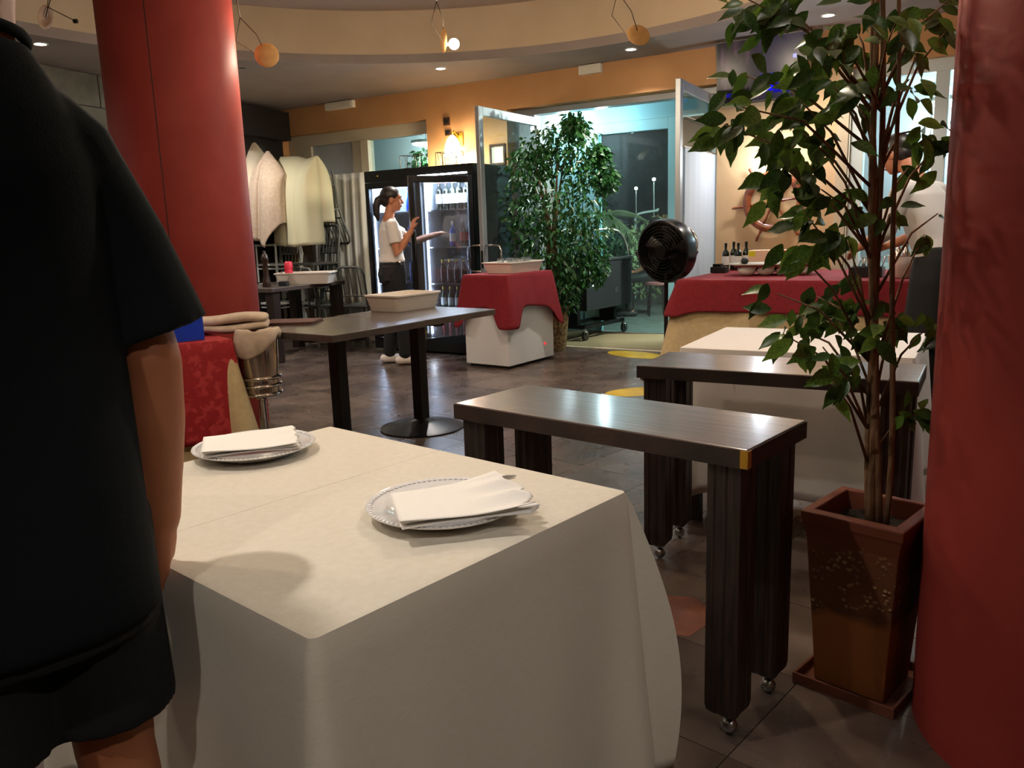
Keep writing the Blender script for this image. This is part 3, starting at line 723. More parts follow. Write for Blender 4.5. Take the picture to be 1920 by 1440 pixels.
# ---- dark service benches on casters
def bench(loc, rz, label, brass):
    t = thing('service_bench', label, 'bench', loc, rz, 'dark wooden service benches')
    L, Wd = .915, .34
    B().bx(-L / 2, L / 2, -Wd / 2, Wd / 2, .703, .75).build('bench_top', 'dark_wood', t, bevel=.003)
    b = B().bx(-L / 2 - .002, L / 2 + .002, -Wd / 2 - .002, -Wd / 2, .704, .747).bx(-L / 2 - .002, L / 2 + .002, Wd / 2, Wd / 2 + .002, .704, .747)
    b.bx(-L / 2 - .002, -L / 2, -Wd / 2, Wd / 2, .704, .747).bx(L / 2, L / 2 + .002, -Wd / 2, Wd / 2, .704, .747).build('edge_band', 'dark_wood_edge', t)
    for sx in (-1, 1):
        for sy in (-1, 1):
            x, y = sx * (L / 2 - .062), sy * (Wd / 2 - .055)
            b = B(); h = .042
            sec = []
            for z, k in ((.703, 1), (.085, 1), (.068, .93), (.058, .72)):
                sec.append([(x + i * h * k, y + j * h * k, z) for i, j in ((-1, -1), (-.6, -1), (-.52, -.93), (-.2, -.93), (-.12, -1), (.12, -1), (.2, -.93), (.52, -.93), (.6, -1), (1, -1), (1, -.4), (.94, -.3), (.94, .3), (1, .4), (1, 1), (.3, 1), (.2, .94), (-.2, .94), (-.3, 1), (-1, 1), (-1, .4), (-.94, .3), (-.94, -.3), (-1, -.4))])
            lg = b.ring(sec).build('leg', 'leg_wood', t, bevel=.002)
            c = B().tube([(x, y, .062), (x, y, .045)], .012, 10); c.lathe([(.022, .058), (.022, .062)], 16, (x, y, 0)); c.ell((x + .006, y, .0225), (.021, .019, .0215), 14, 10)
            c.build('caster', 'steel', lg, smooth=40)
    if brass:
        B().bx(L / 2 - .016, L / 2 + .004, -Wd / 2 - .004, -Wd / 2 - .002, .706, .748).bx(L / 2 + .002, L / 2 + .004, -Wd / 2 - .004, -Wd / 2 + .012, .706, .748).build('corner_plate', 'brass', t, label='brass corner plate')
    return t
bench((.285, 2.167, 0), R(-41), 'dark wooden bench on casters beside the near table', True)
bench((.936, 2.809, 0), R(-30.5), 'dark wooden bench on casters pushed against the white clothed table', False)
# ---- second clothed table
t = thing('dining_table', 'table under a white cloth behind the second dark bench', 'table', (1.246, 3.385, 0), R(-30))
B().bx(-.43, .43, -.345, .345, .712, .745).build('table_top', 'dark_wood', t)
for sx in (-1, 1):
    for sy in (-1, 1): B().box((sx * .38, sy * .29, .356), (.05, .05, .712)).build('leg', 'leg_wood', t)
o = drape(.875, .70, .58, flare=.015, cflare=.05, cdrop=.05, fold=.008).build('tablecloth', 'white_cloth', smooth=40, solid=.0015)
o.location = (1.246, 3.385, .7505); o.rotation_euler = (0, 0, R(-30)); tag(o, 'white tablecloth behind the second dark bench near the tree', 'tablecloth')

# ---- two dark pedestal tables pushed together
def pedestal_table(loc, rz, label, w, d):
    t = thing('pedestal_table', label, 'table', loc, rz, 'dark pedestal tables')
    B().bx(-w / 2, w / 2, -d / 2, d / 2, .712, .75).build('table_top', 'table_wood', t, bevel=.004)
    B().box((0, 0, .36), (.075, .075, .64)).build('column', 'black_metal', t, bevel=.006)
    B().bx(-.20, .20, -.035, .035, .675, .711).bx(-.035, .035, -.2, .2, .672, .711).build('bracket', 'black_metal', t)
    B().lathe([(.27, 0), (.27, .008), (.24, .018), (.10, .042), (.05, .06), (.045, .065)], 48).build('base', 'black_metal', t, smooth=50)
    return t
pedestal_table((-.985, 4.555, 0), R(54.5), 'dark square pedestal table nearer the red side table', .705, .72)
pedestal_table((-.592, 5.125, 0), R(53), 'dark square pedestal table holding the cream tub', .685, .74)
def tub(loc, rz, label, w=.44, d=.31, h=.105, mat='white_plastic'):
    o = B()
    def rr(kx, ky, z, r=.03):
        pts = []
        for cx, cy, a0 in ((-1, -1, 180), (1, -1, 270), (1, 1, 0), (-1, 1, 90)):
            for i in range(5):
                a = R(a0 + 22.5 * i); pts.append((cx * (w / 2 * kx - r) + r * math.cos(a), cy * (d / 2 * ky - r) + r * math.sin(a), z))
        return pts
    o.ring([rr(.86, .82, 0), rr(.96, .95, h * .88), rr(1.0, 1.0, h * .90), rr(1.0, 1.0, h), rr(.94, .92, h), rr(.93, .91, h * .9), rr(.83, .78, .006)])
    q = o.build('tub', mat, smooth=35); q.location = loc; q.rotation_euler = (0, 0, rz)
    return tag(q, label, 'tub', 'cream plastic tubs')
tub((-.70, 5.375, .751), R(54), 'empty cream plastic tub on the dark pedestal table')
o = thing('menu_folder', 'brown menu folders lying on the dark table edge', 'menu', (-1.27, 4.72, .751), R(-8), 'brown menus')
for k in range(3): q = B().bx(-.15, .15, -.11, .11, .005 * k, .005 * k + .004).build('cover', 'brown_leather', o); q.rotation_euler = (0, 0, .06 * k)

# ---- red side table with box, towels and wine cooler
t = thing('side_table', 'small table under red and cream cloths by the left pillar', 'table', (-1.855, 4.07, 0), R(38))
B().bx(-.345, .345, -.27, .27, .71, .742).build('table_top', 'dark_wood', t)
for sx in (-1, 1):
    for sy in (-1, 1): B().box((sx * .31, sy * .23, .355), (.05, .05, .71)).build('leg', 'leg_wood', t)
o = drape(.695, .545, .70, flare=.02, cflare=.13, cdrop=.02, fold=.004, cw=.07).build('under_cloth', 'cream_skirt', smooth=40, solid=.001)
o.location = (-1.855, 4.07, .746); o.rotation_euler = (0, 0, R(38)); tag(o, 'long cream undercloth beneath the red damask cloth', 'tablecloth')
o = drape(.712, .562, .50, flare=.03, cflare=.02, cdrop=.02, fold=.010).build('red_tablecloth', 'red_damask', smooth=40, solid=.001)
o.location = (-1.855, 4.07, .7505); o.rotation_euler = (0, 0, R(38)); tag(o, 'red damask cloth on the side table by the left pillar', 'tablecloth')
t = thing('storage_box', 'bright blue plastic box on the red side table', 'box', (-1.735, 4.03, .752), R(38))
b = B().bx(-.17, .17, -.11, .11, 0, .004); b.bx(-.17, .17, -.11, -.106, .004, .115).bx(-.17, .17, .106, .11, .004, .115).bx(-.17, -.166, -.106, .106, .004, .115).bx(.166, .17, -.106, .106, .004, .115)
b.build('body', 'blue_plastic', t, bevel=.002)
B().bx(-.174, .174, -.114, .114, .115, .122).build('lid', 'blue_plastic', t, bevel=.002)
B().bx(.171, .176, -.03, .03, .095, .118).build('clip', 'blue_plastic', t)
def folded(name, loc, rz, w, d, layers, mat, label, group=None, th=.03, seed=1, over=0.0):
    t = thing(name, label, 'towel', loc, rz, group)
    for k in range(layers):
        def prof(u, v, k=k):
            return 0
        rings = []
        for i in range(15):
            u = i / 14; x = -w / 2 + w * u + .006 * math.sin(k * 2 + seed); dz = .008 * math.sin(u * 7 + k * 1.7 + seed) - over * max(0, u - .75) ** 2 * 2.2
            rg = []
            for j in range(14):
                a = 2 * math.pi * j / 14; c, s_ = math.cos(a), math.sin(a)
                rg.append((x + .006 * math.sin(j + k), (d / 2 - .006 * k + .006 * math.sin(u * 5 + k)) * math.copysign(abs(c) ** .5, c), th * (k + .5) + dz + th * .56 * math.copysign(abs(s_) ** .8, s_)))
            rings.append(rg)
        B().ring(rings).build('fold', mat, t, smooth=180, subd=1)
    return t
folded('folded_towel', (-1.52, 4.33, .760), R(12), .44, .20, 2, 'towel', 'thick folded beige towels lying over the wine cooler rim', th=.043, over=.0)
t = thing('wine_cooler', 'chrome wine cooler bucket on a stand beside the red table', 'wine cooler', (-1.33, 4.22, 0), 0)
B().lathe([(.095, .52), (.098, .52), (.104, .60), (.112, .73), (.118, .735), (.118, .742), (.110, .742), (.10, .62), (.09, .535), (.001, .53)], 40).build('bucket', 'chrome', t, smooth=40)
for z in (.525, .485, .44):
    B().ring([[((.106 + .009 * math.cos(2 * math.pi * k / 10)) * math.cos(2 * math.pi * j / 40), (.106 + .009 * math.cos(2 * math.pi * k / 10)) * math.sin(2 * math.pi * j / 40), z + .009 * math.sin(2 * math.pi * k / 10)) for k in range(10)] for j in range(40)], closed=True).build('ring', 'chrome', t, smooth=180)
B().lathe([(.10, .435), (.10, .53)], 40).build('collar', 'chrome', t, smooth=40)
B().lathe([(.028, .03), (.022, .06), (.020, .40), (.05, .43), (.10, .437)], 24).build('stem', 'chrome', t, smooth=60)
B().lathe([(.15, 0), (.15, .012), (.12, .022), (.03, .035)], 40).build('foot', 'chrome', t, smooth=40)
def twl(u, v):
    aa = -2.3 + 2.7 * u; rip = .006 * math.sin(u * 13) + .003 * math.sin(u * 29 + 1)
    if v < .45: r, z = .03 + .085 * v / .45, .012 + .030 * math.sin(math.pi * v / .9) + rip
    else: k = (v - .45) / .55; r, z = .118 + .012 * math.sin(k * 3) + rip * (.4 + k), .042 - k * (.10 + .05 * math.sin(u * 5 + .5))
    return (r * math.cos(aa), r * math.sin(aa), z)
o = B().grid(twl, 64, 22).build('draped_towel', 'towel', smooth=180, solid=.005)
o.location = (-1.33, 4.22, .742); tag(o, 'crumpled beige towel hanging over the chrome wine cooler', 'towel')

# ---- chest freezer with red cloth and tub of glasses
t = thing('chest_freezer', 'white chest freezer half covered by a red cloth', 'freezer', (-.001, 7.664, 0), R(53.5))
B().bx(-.367, .367, -.25, .25, .025, .80).build('cabinet', 'white_enamel', t, bevel=.006)
B().bx(-.367, .367, -.25, .25, .803, .845).build('lid', 'white_enamel', t, bevel=.008)
B().bx(-.34, .34, -.22, .22, 0, .028).build('plinth', 'black_matt', t)
B().bx(.20, .225, -.254, -.250, .155, .17).build('indicator', 'led_red', t); q = B().lathe([(.010, -.004), (.010, .0)], 16).build('knob', 'white_plastic', t)
q.location = (.26, -.254, .162); q.rotation_euler = (R(90), 0, 0)
o = drape(.742, .508, .30, flare=.05, cflare=.05, cdrop=.19, fold=.008, cw=.11, hem=lambda x, y: .02 * math.sin(x * 6)).build('red_cloth', 'red_cloth', smooth=40, solid=.001)
o.location = (-.001, 7.664, .849); o.rotation_euler = (0, 0, R(53.5)); tag(o, 'red tablecloth with pointed corners over the white freezer', 'tablecloth')
tub((.05, 7.66, .851), R(53.5), 'cream plastic tub of glasses on the red covered freezer', .56, .34, .10)
for k, (x, y) in enumerate(((-.17, -.08), (-.09, -.06), (-.13, .05), (-.01, -.07), (.02, .05), (.10, -.06), (.16, -.05))):
    c, s_ = math.cos(R(53.5)), math.sin(R(53.5))
    g = B().lathe([(.026, .0), (.028, .002), (.034, .125), (.0325, .125), (.0265, .008), (.001, .006)], 20).build('drinking_glass', 'glass_clear', smooth=40)
    g.location = (.05 + x * c - y * s_, 7.66 + x * s_ + y * c, .857); tag(g, 'clear drinking glass standing in the tub on the freezer', 'glass', 'glasses in the tub')

# ---- drinks fridge
FR = thing('drinks_fridge', 'tall black double-door drinks fridge with glowing interior', 'fridge', W(-1.13, -.55, 0), WA)
b = B().bx(-.69, -.655, -.35, .35, .10, 1.80).bx(.655, .69, -.35, .35, .10, 1.80).bx(-.69, .69, .32, .35, .10, 1.80).bx(-.69, .69, -.35, .35, .02, .14).bx(-.69, .69, -.35, .35, 1.76, 1.885).bx(-.03, .03, -.345, .32, .14, 1.76)
b.build('cabinet', 'black_plastic', FR, bevel=.004)
b = B().bx(-.652, -.033, .30, .318, .145, 1.755).bx(.033, .652, .30, .318, .145, 1.755).bx(-.654, -.646, -.29, .30, .145, 1.755).bx(.646, .654, -.29, .30, .145, 1.755).bx(-.040, -.032, -.29, .3, .145, 1.755).bx(.032, .040, -.29, .3, .145, 1.755).bx(-.65, -.035, -.3, .3, 1.745, 1.758).bx(.035, .65, -.3, .3, 1.745, 1.758)
b.build('liner', 'fridge_white', FR)
SH = [.16, .44, .72, 1.09, 1.46]
for z in SH:
    for a in (-.64, .045):
        B().bx(a, a + .595, -.27, .30, z - .012, z).build('shelf', 'steel', FR)
for a in (-.35, .34): B().bx(a - .26, a + .26, -.31, -.285, 1.722, 1.74).build('light_tube', 'tube_white', FR)
for a in (-.35, .34): light('fridge_lamp', 'POINT', (a, -.22, 1.66), 20, COOL, .1, parent=FR)
for a in (-.635, .06): B().bx(a - .004, a + .004, -.30, -.285, .2, 1.7).build('light_tube', 'tube_dim', FR)
B().bx(-.69, .69, -.356, -.35, 1.775, 1.88).build('header_panel', 'black_plastic', FR)
B().bx(.02, .62, -.362, -.356, 1.792, 1.806).build('header_strip', 'tube_dim', FR)
B().bx(-.52, -.50, -.359, -.356, 1.825, 1.835).build('indicator', 'card_yellow', FR)
for k in range(6): B().bx(-.62, .62, -.356, -.35, .035 + .015 * k, .042 + .015 * k).build('grille_slat', 'charcoal', FR)
def fdoor(x0, x1, hinge, ang, label):
    o = bpy.data.objects.new('door', None); COL.objects.link(o); o.parent = FR; o['label'] = label
    o.location = (hinge, -.352, 0); o.rotation_euler = (0, 0, ang)
    a, b_ = x0 - hinge, x1 - hinge
    f = B().bx(a, a + .05, -.04, 0, .15, 1.765).bx(b_ - .05, b_, -.04, 0, .15, 1.765).bx(a + .05, b_ - .05, -.04, 0, 1.70, 1.765).bx(a + .05, b_ - .05, -.04, 0, .15, .23)
    f.build('door_frame', 'black_plastic', o, bevel=.004)
    B().bx(a + .05, b_ - .05, -.024, -.018, .23, 1.70).build('door_glass', 'glass_fridge', o)
    hx = a + .03 if abs(a) > abs(b_) else b_ - .03
    B().tube([(hx, -.04, .95), (hx, -.07, .97), (hx, -.07, 1.25), (hx, -.04, 1.27)], .008, 8).build('handle', 'charcoal', o, smooth=180)
fdoor(-.66, -.015, -.66, 0, 'closed left glass door')
fdoor(.015, .66, .66, R(57), 'right glass door swung open')
def in_fridge(x, y, z): return FR.matrix_basis @ Vector((x, y, z)) if False else W(-1.13 + x, -.55 + y, z)
def bottle(loc, label, group, mat, h=.30, r=.037, lab='label_white', cap='foil_red', cat='bottle'):
    t = thing('bottle', label, cat, loc, random.uniform(0, 6), group)
    B().lathe([(r * .9, 0), (r, .006), (r, h * .60), (r * .85, h * .68), (r * .42, h * .76), (r * .36, h * .80), (r * .36, h * .97)], 20).build('body', mat, t, smooth=50)
    if lab: B().lathe([(r + .0008, h * .2), (r + .0008, h * .52)], 20, caps=False).build('label_band', lab, t, smooth=180)
    B().lathe([(r * .42, h * .86), (r * .42, h), (r * .2, h + .001)], 16).build('cap', cap, t, smooth=50)
    return t
ORD = ('leftmost', 'second', 'third', 'fourth', 'fifth', 'rightmost')
for k in range(6):
    bottle(in_fridge(.13 + .085 * k, -.16, 1.462), ORD[k] + ' dark wine bottle with white label on the upper lit fridge shelf', 'wine bottles in the fridge', 'bottle_dark', cap=('foil_red', 'foil_red', 'foil_gold', 'foil_gold', 'bottle_dark', 'foil_gold')[k])
for k in range(3):
    bottle(in_fridge(.40 + .08 * k, -.15, 1.092), ('leftmost', 'middle', 'rightmost')[k] + ' amber bottle with red label on the second fridge shelf', 'amber bottles in the fridge', 'bottle_amber', .27, .033, 'label_red', 'label_white')
bottle(in_fridge(.28, -.16, 1.092), 'pale bottle with a light label near the reaching hand in the fridge', None, 'bottle_blue', .25, .036, 'label_white', 'label_white')
for k in range(6):
    bottle(in_fridge(.12 + .09 * k, -.15, .722), ORD[k] + ' brown bottle on the third dim fridge shelf', 'brown bottles in the fridge', 'bottle_amber', .24, .031, None, 'foil_gold')
for k in range(6):
    bottle(in_fridge(.12 + .09 * k, -.15, .442), ORD[k] + ' green bottle on the fourth fridge shelf', 'green bottles in the fridge', 'bottle_green', .24, .031, 'label_white', 'foil_gold')
for k in range(6):
    bottle(in_fridge(.12 + .09 * k, -.15, .162), ORD[k] + ' reddish bottle on the lowest fridge shelf', 'red bottles in the fridge', 'foil_red', .24, .034, None, 'label_red')
for z in (1.462, 1.092, .722, .442):
    for k in range(3):
        bottle(in_fridge(-.26 + .085 * k, -.16, z), ('left', 'middle', 'right')[k] + ' tall blue bottle on the ' + {1.462: 'top', 1.092: 'second', .722: 'third', .442: 'fourth'}[z] + ' shelf behind the closed fridge door', 'blue water bottles', 'bottle_blue', .31, .040, None, 'bottle_blue')
# wire racks on top of the fridge
def wire_rack(x, label, n, w, h_):
    t = thing('wire_rack', label, 'wire rack', W(-1.13 + x, -.60, 1.886), WA, 'wire racks on the fridge')
    for sx in (-1, 1):
        B().tube([(sx * w, -.06, .003), (sx * w, -.06, h_), (sx * w, .06, h_), (sx * w, .06, .003)], .004, 6).build('end_hoop', 'black_metal', t)
    for y in (-.06, .06): B().tube([(-w, y, h_), (w, y, h_)], .0035, 6).build('rail', 'black_metal', t)
    for k in range(n):
        x0 = -w + 2 * w * (k + .5) / n
        B().tube([(x0, -.06, h_), (x0 + .012, -.05, h_ * .5), (x0 - .004, -.04, .006), (x0, .04, .006), (x0 + .01, .06, h_)], .003, 6).build('wire', 'black_metal', t)
wire_rack(-.27, 'thin wire rack on the left of the fridge top', 2, .13, .15)
wire_rack(.20, 'dark wire bottle basket on the middle of the fridge top', 6, .13, .15)
# switches on the pier
for (s_, z, hh, lab) in ((-1.37, 2.43, .085, 'small square dark switch plate above the sconce'), (-1.355, 2.31, .06, 'small dark box beside the glowing sconce')):
    t = thing('switch_plate', lab, 'switch', W(s_, 0, z), WA)
    B().bx(-.04, .04, -.02, -.001, -hh / 2, hh / 2).build('plate', 'dark_switch', t, bevel=.004); B().bx(-.025, .025, -.024, -.02, -.02, .02).build('rocker', 'charcoal', t)
for (s_, w_, lab) in ((-2.906, .22, 'long white emergency light box at the ceiling edge above the left window'), (.40, .12, 'small white emergency light box at the ceiling edge above the doorway')):
    t = thing('emergency_light', lab, 'emergency light', W(s_, 0, 2.755), WA)
    B().bx(-w_, w_, -.06, -.001, -.045, .04).build('housing', 'sign_white', t, bevel=.006); B().bx(-w_ * .9, w_ * .9, -.066, -.06, -.035, .02).build('diffuser', 'sign_white', t, bevel=.003)

t = thing('wall_frame', 'small dark wooden frame on the pier behind the left door leaf', 'frame', W(-.72, 0, 2.03), WA)
B().bx(-.10, .10, -.025, -.001, .085, .11).bx(-.10, .10, -.025, -.001, -.11, -.085).bx(-.10, -.075, -.025, -.001, -.085, .085).bx(.075, .10, -.025, -.001, -.085, .085).build('frame_border', 'dark_switch', t, bevel=.004)
B().bx(-.075, .075, -.012, -.001, -.085, .085).build('reflection_panel', 'sign_white', t)  # plain white panel stands in for the bright reflection inside the frame

# ---- black salad bar standing in the doorway
a = R(52.5); u_, v_ = Vector((math.cos(a), math.sin(a), 0)), Vector((-math.sin(a), math.cos(a), 0))
c0 = Vector((.84, 8.80, 0)) + u_ * .50 + v_ * .27
t = thing('salad_bar', 'black salad bar cart with curved glass guard in the doorway', 'salad bar', c0, a)
B().bx(-.50, .50, -.27, .27, .34, .87).build('cabinet', 'charcoal', t, bevel=.006)
B().bx(-.515, .515, -.285, .285, .87, .895).build('counter_rim', 'steel', t, bevel=.003)
B().bx(-.44, .44, -.21, .21, .893, .898).build('well', 'black_plastic', t)
B().bx(.10, .17, -.275, -.270, .50, .56).build('control_panel', 'steel', t); B().bx(-.40, -.36, -.276, -.27, .60, .625).build('badge', 'label_white', t)
B().bx(-.44, .44, -.20, -.15, .13, .17).bx(-.44, .44, .15, .20, .13, .17).bx(-.44, -.38, -.2, .2, .13, .17).bx(.38, .44, -.2, .2, .13, .17).build('base_frame', 'black_metal', t)
for sx in (-1, 1):
    B().bx(sx * .40 - .03, sx * .40 + .03, -.10, .10, .165, .345).build('pedestal', 'black_metal', t)
    for sy in (-1, 1):
        x, y = sx * .43, sy * .19
        q = B().box((x, y, .115), (.03, .03, .04)).build('caster', 'steel', t, label='swivel caster')
        w_ = B().lathe([(.025, -.014), (.055, -.014), (.057, 0), (.055, .014), (.025, .014)], 24).build('wheel', 'black_plastic', q, smooth=40)
        w_.location = (x + .02, y, .058); w_.rotation_euler = (R(90), 0, 0)
        w2_ = B().tube([(x + .02, y - .02, .058), (x + .02, y - .02, .10), (x, y, .11)], .006, 6).tube([(x + .02, y + .02, .058), (x + .02, y + .02, .10), (x, y, .11)], .006, 6).build('fork', 'steel', q)
prof = [(-.45, 1.20), (-.1, 1.215), (.10, 1.21), (.22, 1.19), (.32, 1.145), (.39, 1.08), (.44, 1.0), (.465, .90)]
B().ring([[(x, y, z) for x, z in prof] + [(x - .006 * (1 if i > 2 else 0), y, z - .006) for i, (x, z) in reversed(list(enumerate(prof)))] for y in (-.24, .24)]).build('curved_glass', 'glass_door', t, smooth=40)
for y in (-.245, .245): B().tube([(x, y, z) for x, z in prof], .009, 8).build('glass_edge', 'jar', t, smooth=180)
for y in (-.2, .2): B().tube([(-.42, y, .89), (-.42, y, 1.20)], .008, 8).build('post', 'steel', t)
for k in range(9):
    x, y = -.28 + .09 * (k % 4) + .03 * (k // 4), -.12 + .12 * (k // 4)
    o = B().lathe([(.03, 0), (.034, .01), (.034, .09), (.020, .10), (.020, .12), (.022, .125)], 16).build('glass_jar', 'glass_clear', smooth=40)
    o.location = c0 + u_ * x + v_ * y + Vector((0, 0, .898)); tag(o, 'small glass jar under the curved guard of the salad bar', 'jar', 'jars on the salad bar')

# ---- pedestal fan
t = thing('pedestal_fan', 'black pedestal fan standing before the red buffet table', 'fan', (1.275, 6.58, 0), R(-8))
B().lathe([(.215, 0), (.215, .015), (.19, .03), (.06, .05), (.035, .07)], 40).build('base', 'black_plastic', t, smooth=50)
B().tube([(0, .06, .06), (0, .06, .86)], .017, 12).build('pole', 'black_plastic', t, smooth=40)
hd = Vector((0, 0, 1.035)); q = Matrix.Rotation(R(-40), 3, 'Z') @ Matrix.Rotation(R(96), 3, 'X')
def fl(prof, n=48, c=hd): return [[q @ Vector((r * math.cos(2 * math.pi * j / n), r * math.sin(2 * math.pi * j / n), z)) + c for j in range(n)] for r, z in prof]
B().ring(fl([(.225, -.065), (.250, -.055), (.258, .0), (.250, .055), (.238, .06), (.244, .0), (.236, -.05)]), False, False).build('shroud', 'black_plastic', t, smooth=50)
B().ring(fl([(.001, -.17), (.08, -.16), (.12, -.095), (.225, -.065), (.22, -.055), (.10, -.08), (.001, -.12)])).build('motor_housing', 'black_plastic', t, smooth=50)
for r in (.03, .055, .08, .105, .13, .155, .18, .205, .23):
    B().ring([[q @ Vector(((r + .0025 * math.cos(2 * math.pi * k / 6)) * math.cos(2 * math.pi * j / 40), (r + .0025 * math.cos(2 * math.pi * k / 6)) * math.sin(2 * math.pi * j / 40), .06 + .02 * (1 - (r / .24) ** 2) + .0025 * math.sin(2 * math.pi * k / 6))) + hd for k in range(6)] for j in range(40)], closed=True).build('grille_ring', 'black_metal', t, smooth=180)
for k in range(5):
    a0 = 2 * math.pi * k / 5
    B().grid(lambda u, v: q @ Vector(((.05 + .16 * u) * math.cos(a0 + .55 * v - .25 + .15 * u), (.05 + .16 * u) * math.sin(a0 + .55 * v - .25 + .15 * u), -.02 + .05 * v)) + hd, 8, 6).build('blade', 'black_plastic', t, smooth=180, solid=.002)
B().ring(fl([(.001, .055), (.03, .055), (.045, .03), (.045, -.04)])).build('hub', 'black_plastic', t, smooth=50)
B().ring(fl([(.05, .082), (.05, .088), (.001, .09)])).build('front_badge', 'black_metal', t, smooth=50)
B().tube([(-.02, .06, .84), (-.19, .12, .92), (-.24, .13, 1.03)], .013, 8).tube([(.02, .06, .84), (.18, -.02, .90), (.235, -.06, 1.03)], .013, 8).build('yoke', 'black_plastic', t, smooth=180)
B().tube([q @ (Vector((.215 * math.cos(aa_), .215 * math.sin(aa_), -.07 - .055 * math.sin(math.pi * kk_ / 10)))) + hd for kk_, aa_ in [(i_, 1.1 - 1.3 * i_ / 10) for i_ in range(11)]], .012, 8).build('carry_handle', 'chrome', t, smooth=180)

# ---- buffet table
bc = W(2.72, -.97, 0)
t = thing('buffet_table', 'long buffet table under red and cream cloths', 'table', bc, WA)
B().bx(-.82, .82, -.64, .64, .79, .82).build('table_top', 'dark_wood', t)
for sx in (-1, 1):
    for sy in (-1, 1): B().box((sx * .76, sy * .58, .395), (.05, .05, .79)).build('leg', 'leg_wood', t)
o = drape(1.65, 1.29, .79, flare=.07, cflare=.10, cdrop=.0, fold=.02, waves=((6, .3), (13, 1.2), (22, 2))).build('under_cloth', 'cream_skirt', smooth=40, solid=.001)
o.location = bc + Vector((0, 0, .8245)); o.rotation_euler = (0, 0, WA); tag(o, 'floor length cream cloth below the red buffet cloth', 'tablecloth')
o = drape(1.67, 1.31, .23, flare=.035, cflare=.05, cdrop=.04, fold=.022, waves=((8, .3), (17, 1.2), (26, 2))).build('red_tablecloth', 'red_cloth', smooth=40, solid=.001)
o.location = bc + Vector((0, 0, .829)); o.rotation_euler = (0, 0, WA); tag(o, 'red cloth on the long buffet table by the wheel', 'tablecloth')
BZ = .8305
# tray with scalloped foot
t = thing('serving_tray', 'grey white serving tray with scalloped sides on the buffet', 'tray', W(2.46, -1.02, BZ), R(-14))
B().ring([[(kx * math.copysign(abs(math.cos(2 * math.pi * j / 40)) ** .6, math.cos(2 * math.pi * j / 40)), ky * math.copysign(abs(math.sin(2 * math.pi * j / 40)) ** .6, math.sin(2 * math.pi * j / 40)), z) for j in range(40)] for kx, ky, z in ((.29, .15, .065), (.335, .185, .085), (.345, .195, .085), (.345, .195, .092), (.325, .175, .092), (.28, .14, .072))]).build('dish', 'jar', t, smooth=40)
for k in range(4):
    for sy in (-1, 1):
        B().ell((-.21 + .14 * k, sy * .115, .038), (.068, .035, .038), 14, 8).build('scallop', 'jar', t, smooth=180)
for k in range(4):
    s_, n_ = 1.90 + .055 * k, -.46 + .05 * (k % 2)
    bottle(W(s_, n_, BZ), ('leftmost dark wine bottle at the back of the buffet', 'second dark wine bottle from the left on the buffet', 'third dark wine bottle from the left on the buffet', 'rightmost of four dark wine bottles on the buffet')[k], 'wine bottles on the buffet', 'bottle_dark', .235 + .01 * (k % 2), .03, 'label_white', 'bottle_dark')
t = thing('caddy', 'low black caddy box at the left end of the buffet', 'box', W(1.955, -.80, BZ), WA)
B().bx(-.065, .065, -.05, .05, 0, .05).build('body', 'black_matt', t, bevel=.004); B().bx(-.05, .02, -.035, .035, .05, .075).build('insert', 'black_plastic', t, bevel=.004)
o = B().lathe([(.028, 0), (.032, .004), (.034, .07), (.032, .07), (.029, .006), (.001, .005)], 20).build('drinking_glass', 'glass_clear', smooth=40); o.location = W(2.12, -.55, BZ); tag(o, 'clear tumbler beside the wine bottles on the buffet', 'glass')
t = thing('carton', 'pink, red and yellow printed carton on the buffet', 'carton', W(2.36, -.42, BZ), WA)
B().bx(-.25, .25, -.09, .09, 0, .17).build('body', 'card_pink', t, bevel=.002)
B().bx(.02, .13, -.0915, -.09, .05, .168).build('printed_panel', 'card_red', t); B().bx(-.25, .02, -.0915, -.09, .0, .05).build('printed_panel', 'card_yellow', t); B().bx(.14, .25, -.0915, -.09, .0, .06).build('printed_panel', 'card_red', t); B().bx(-.245, -.19, -.0915, -.09, .12, .165).build('printed_panel', 'card_yellow', t)
for k, (s_, n_) in enumerate(((2.06, -.86), (2.25, -.84), (2.40, -.80), (2.50, -.84))):
    o = B().ell((0, 0, .028), (.03, .028, .028), 14, 10).build('tomato', 'red_plastic' if k else 'black_matt', smooth=180); o.location = W(s_ + .15, n_ - .10, BZ + .075) ; tag(o, ('small dark round fruit at the left of the serving tray', 'red tomato on the serving tray, left of three', 'red tomato on the serving tray, middle of three', 'red tomato on the serving tray, right of three')[k], 'fruit')
t = thing('bowl', 'black square bowl of cutlery on the buffet behind the tree', 'bowl', W(3.17, -1.25, BZ), WA)
b = B(); b.bx(-.11, .11, -.08, .08, 0, .006).bx(-.11, .11, -.08, -.074, 0, .07).bx(-.11, .11, .074, .08, 0, .07).bx(-.11, -.104, -.08, .08, 0, .07).bx(.104, .11, -.08, .08, 0, .07).build('box', 'black_plastic', t, bevel=.002)
for k in range(9):
    x = -.09 + .022 * k
    B().tube([(x, -.03 + .01 * (k % 3), .01), (x + .02 * math.sin(k), .0, .10), (x + .03 * math.sin(k), .01, .14)], [.004, .005, .011], 6).build('fork', 'steel', t, smooth=180)
t = thing('ice_bucket', 'white bucket with chrome tops on the buffet by the waiter', 'bucket', W(3.42, -1.28, BZ), WA)
B().lathe([(.085, 0), (.09, .005), (.115, .15), (.118, .152), (.112, .152), (.087, .01), (.001, .008)], 32).build('pail', 'white_plastic', t, smooth=40)
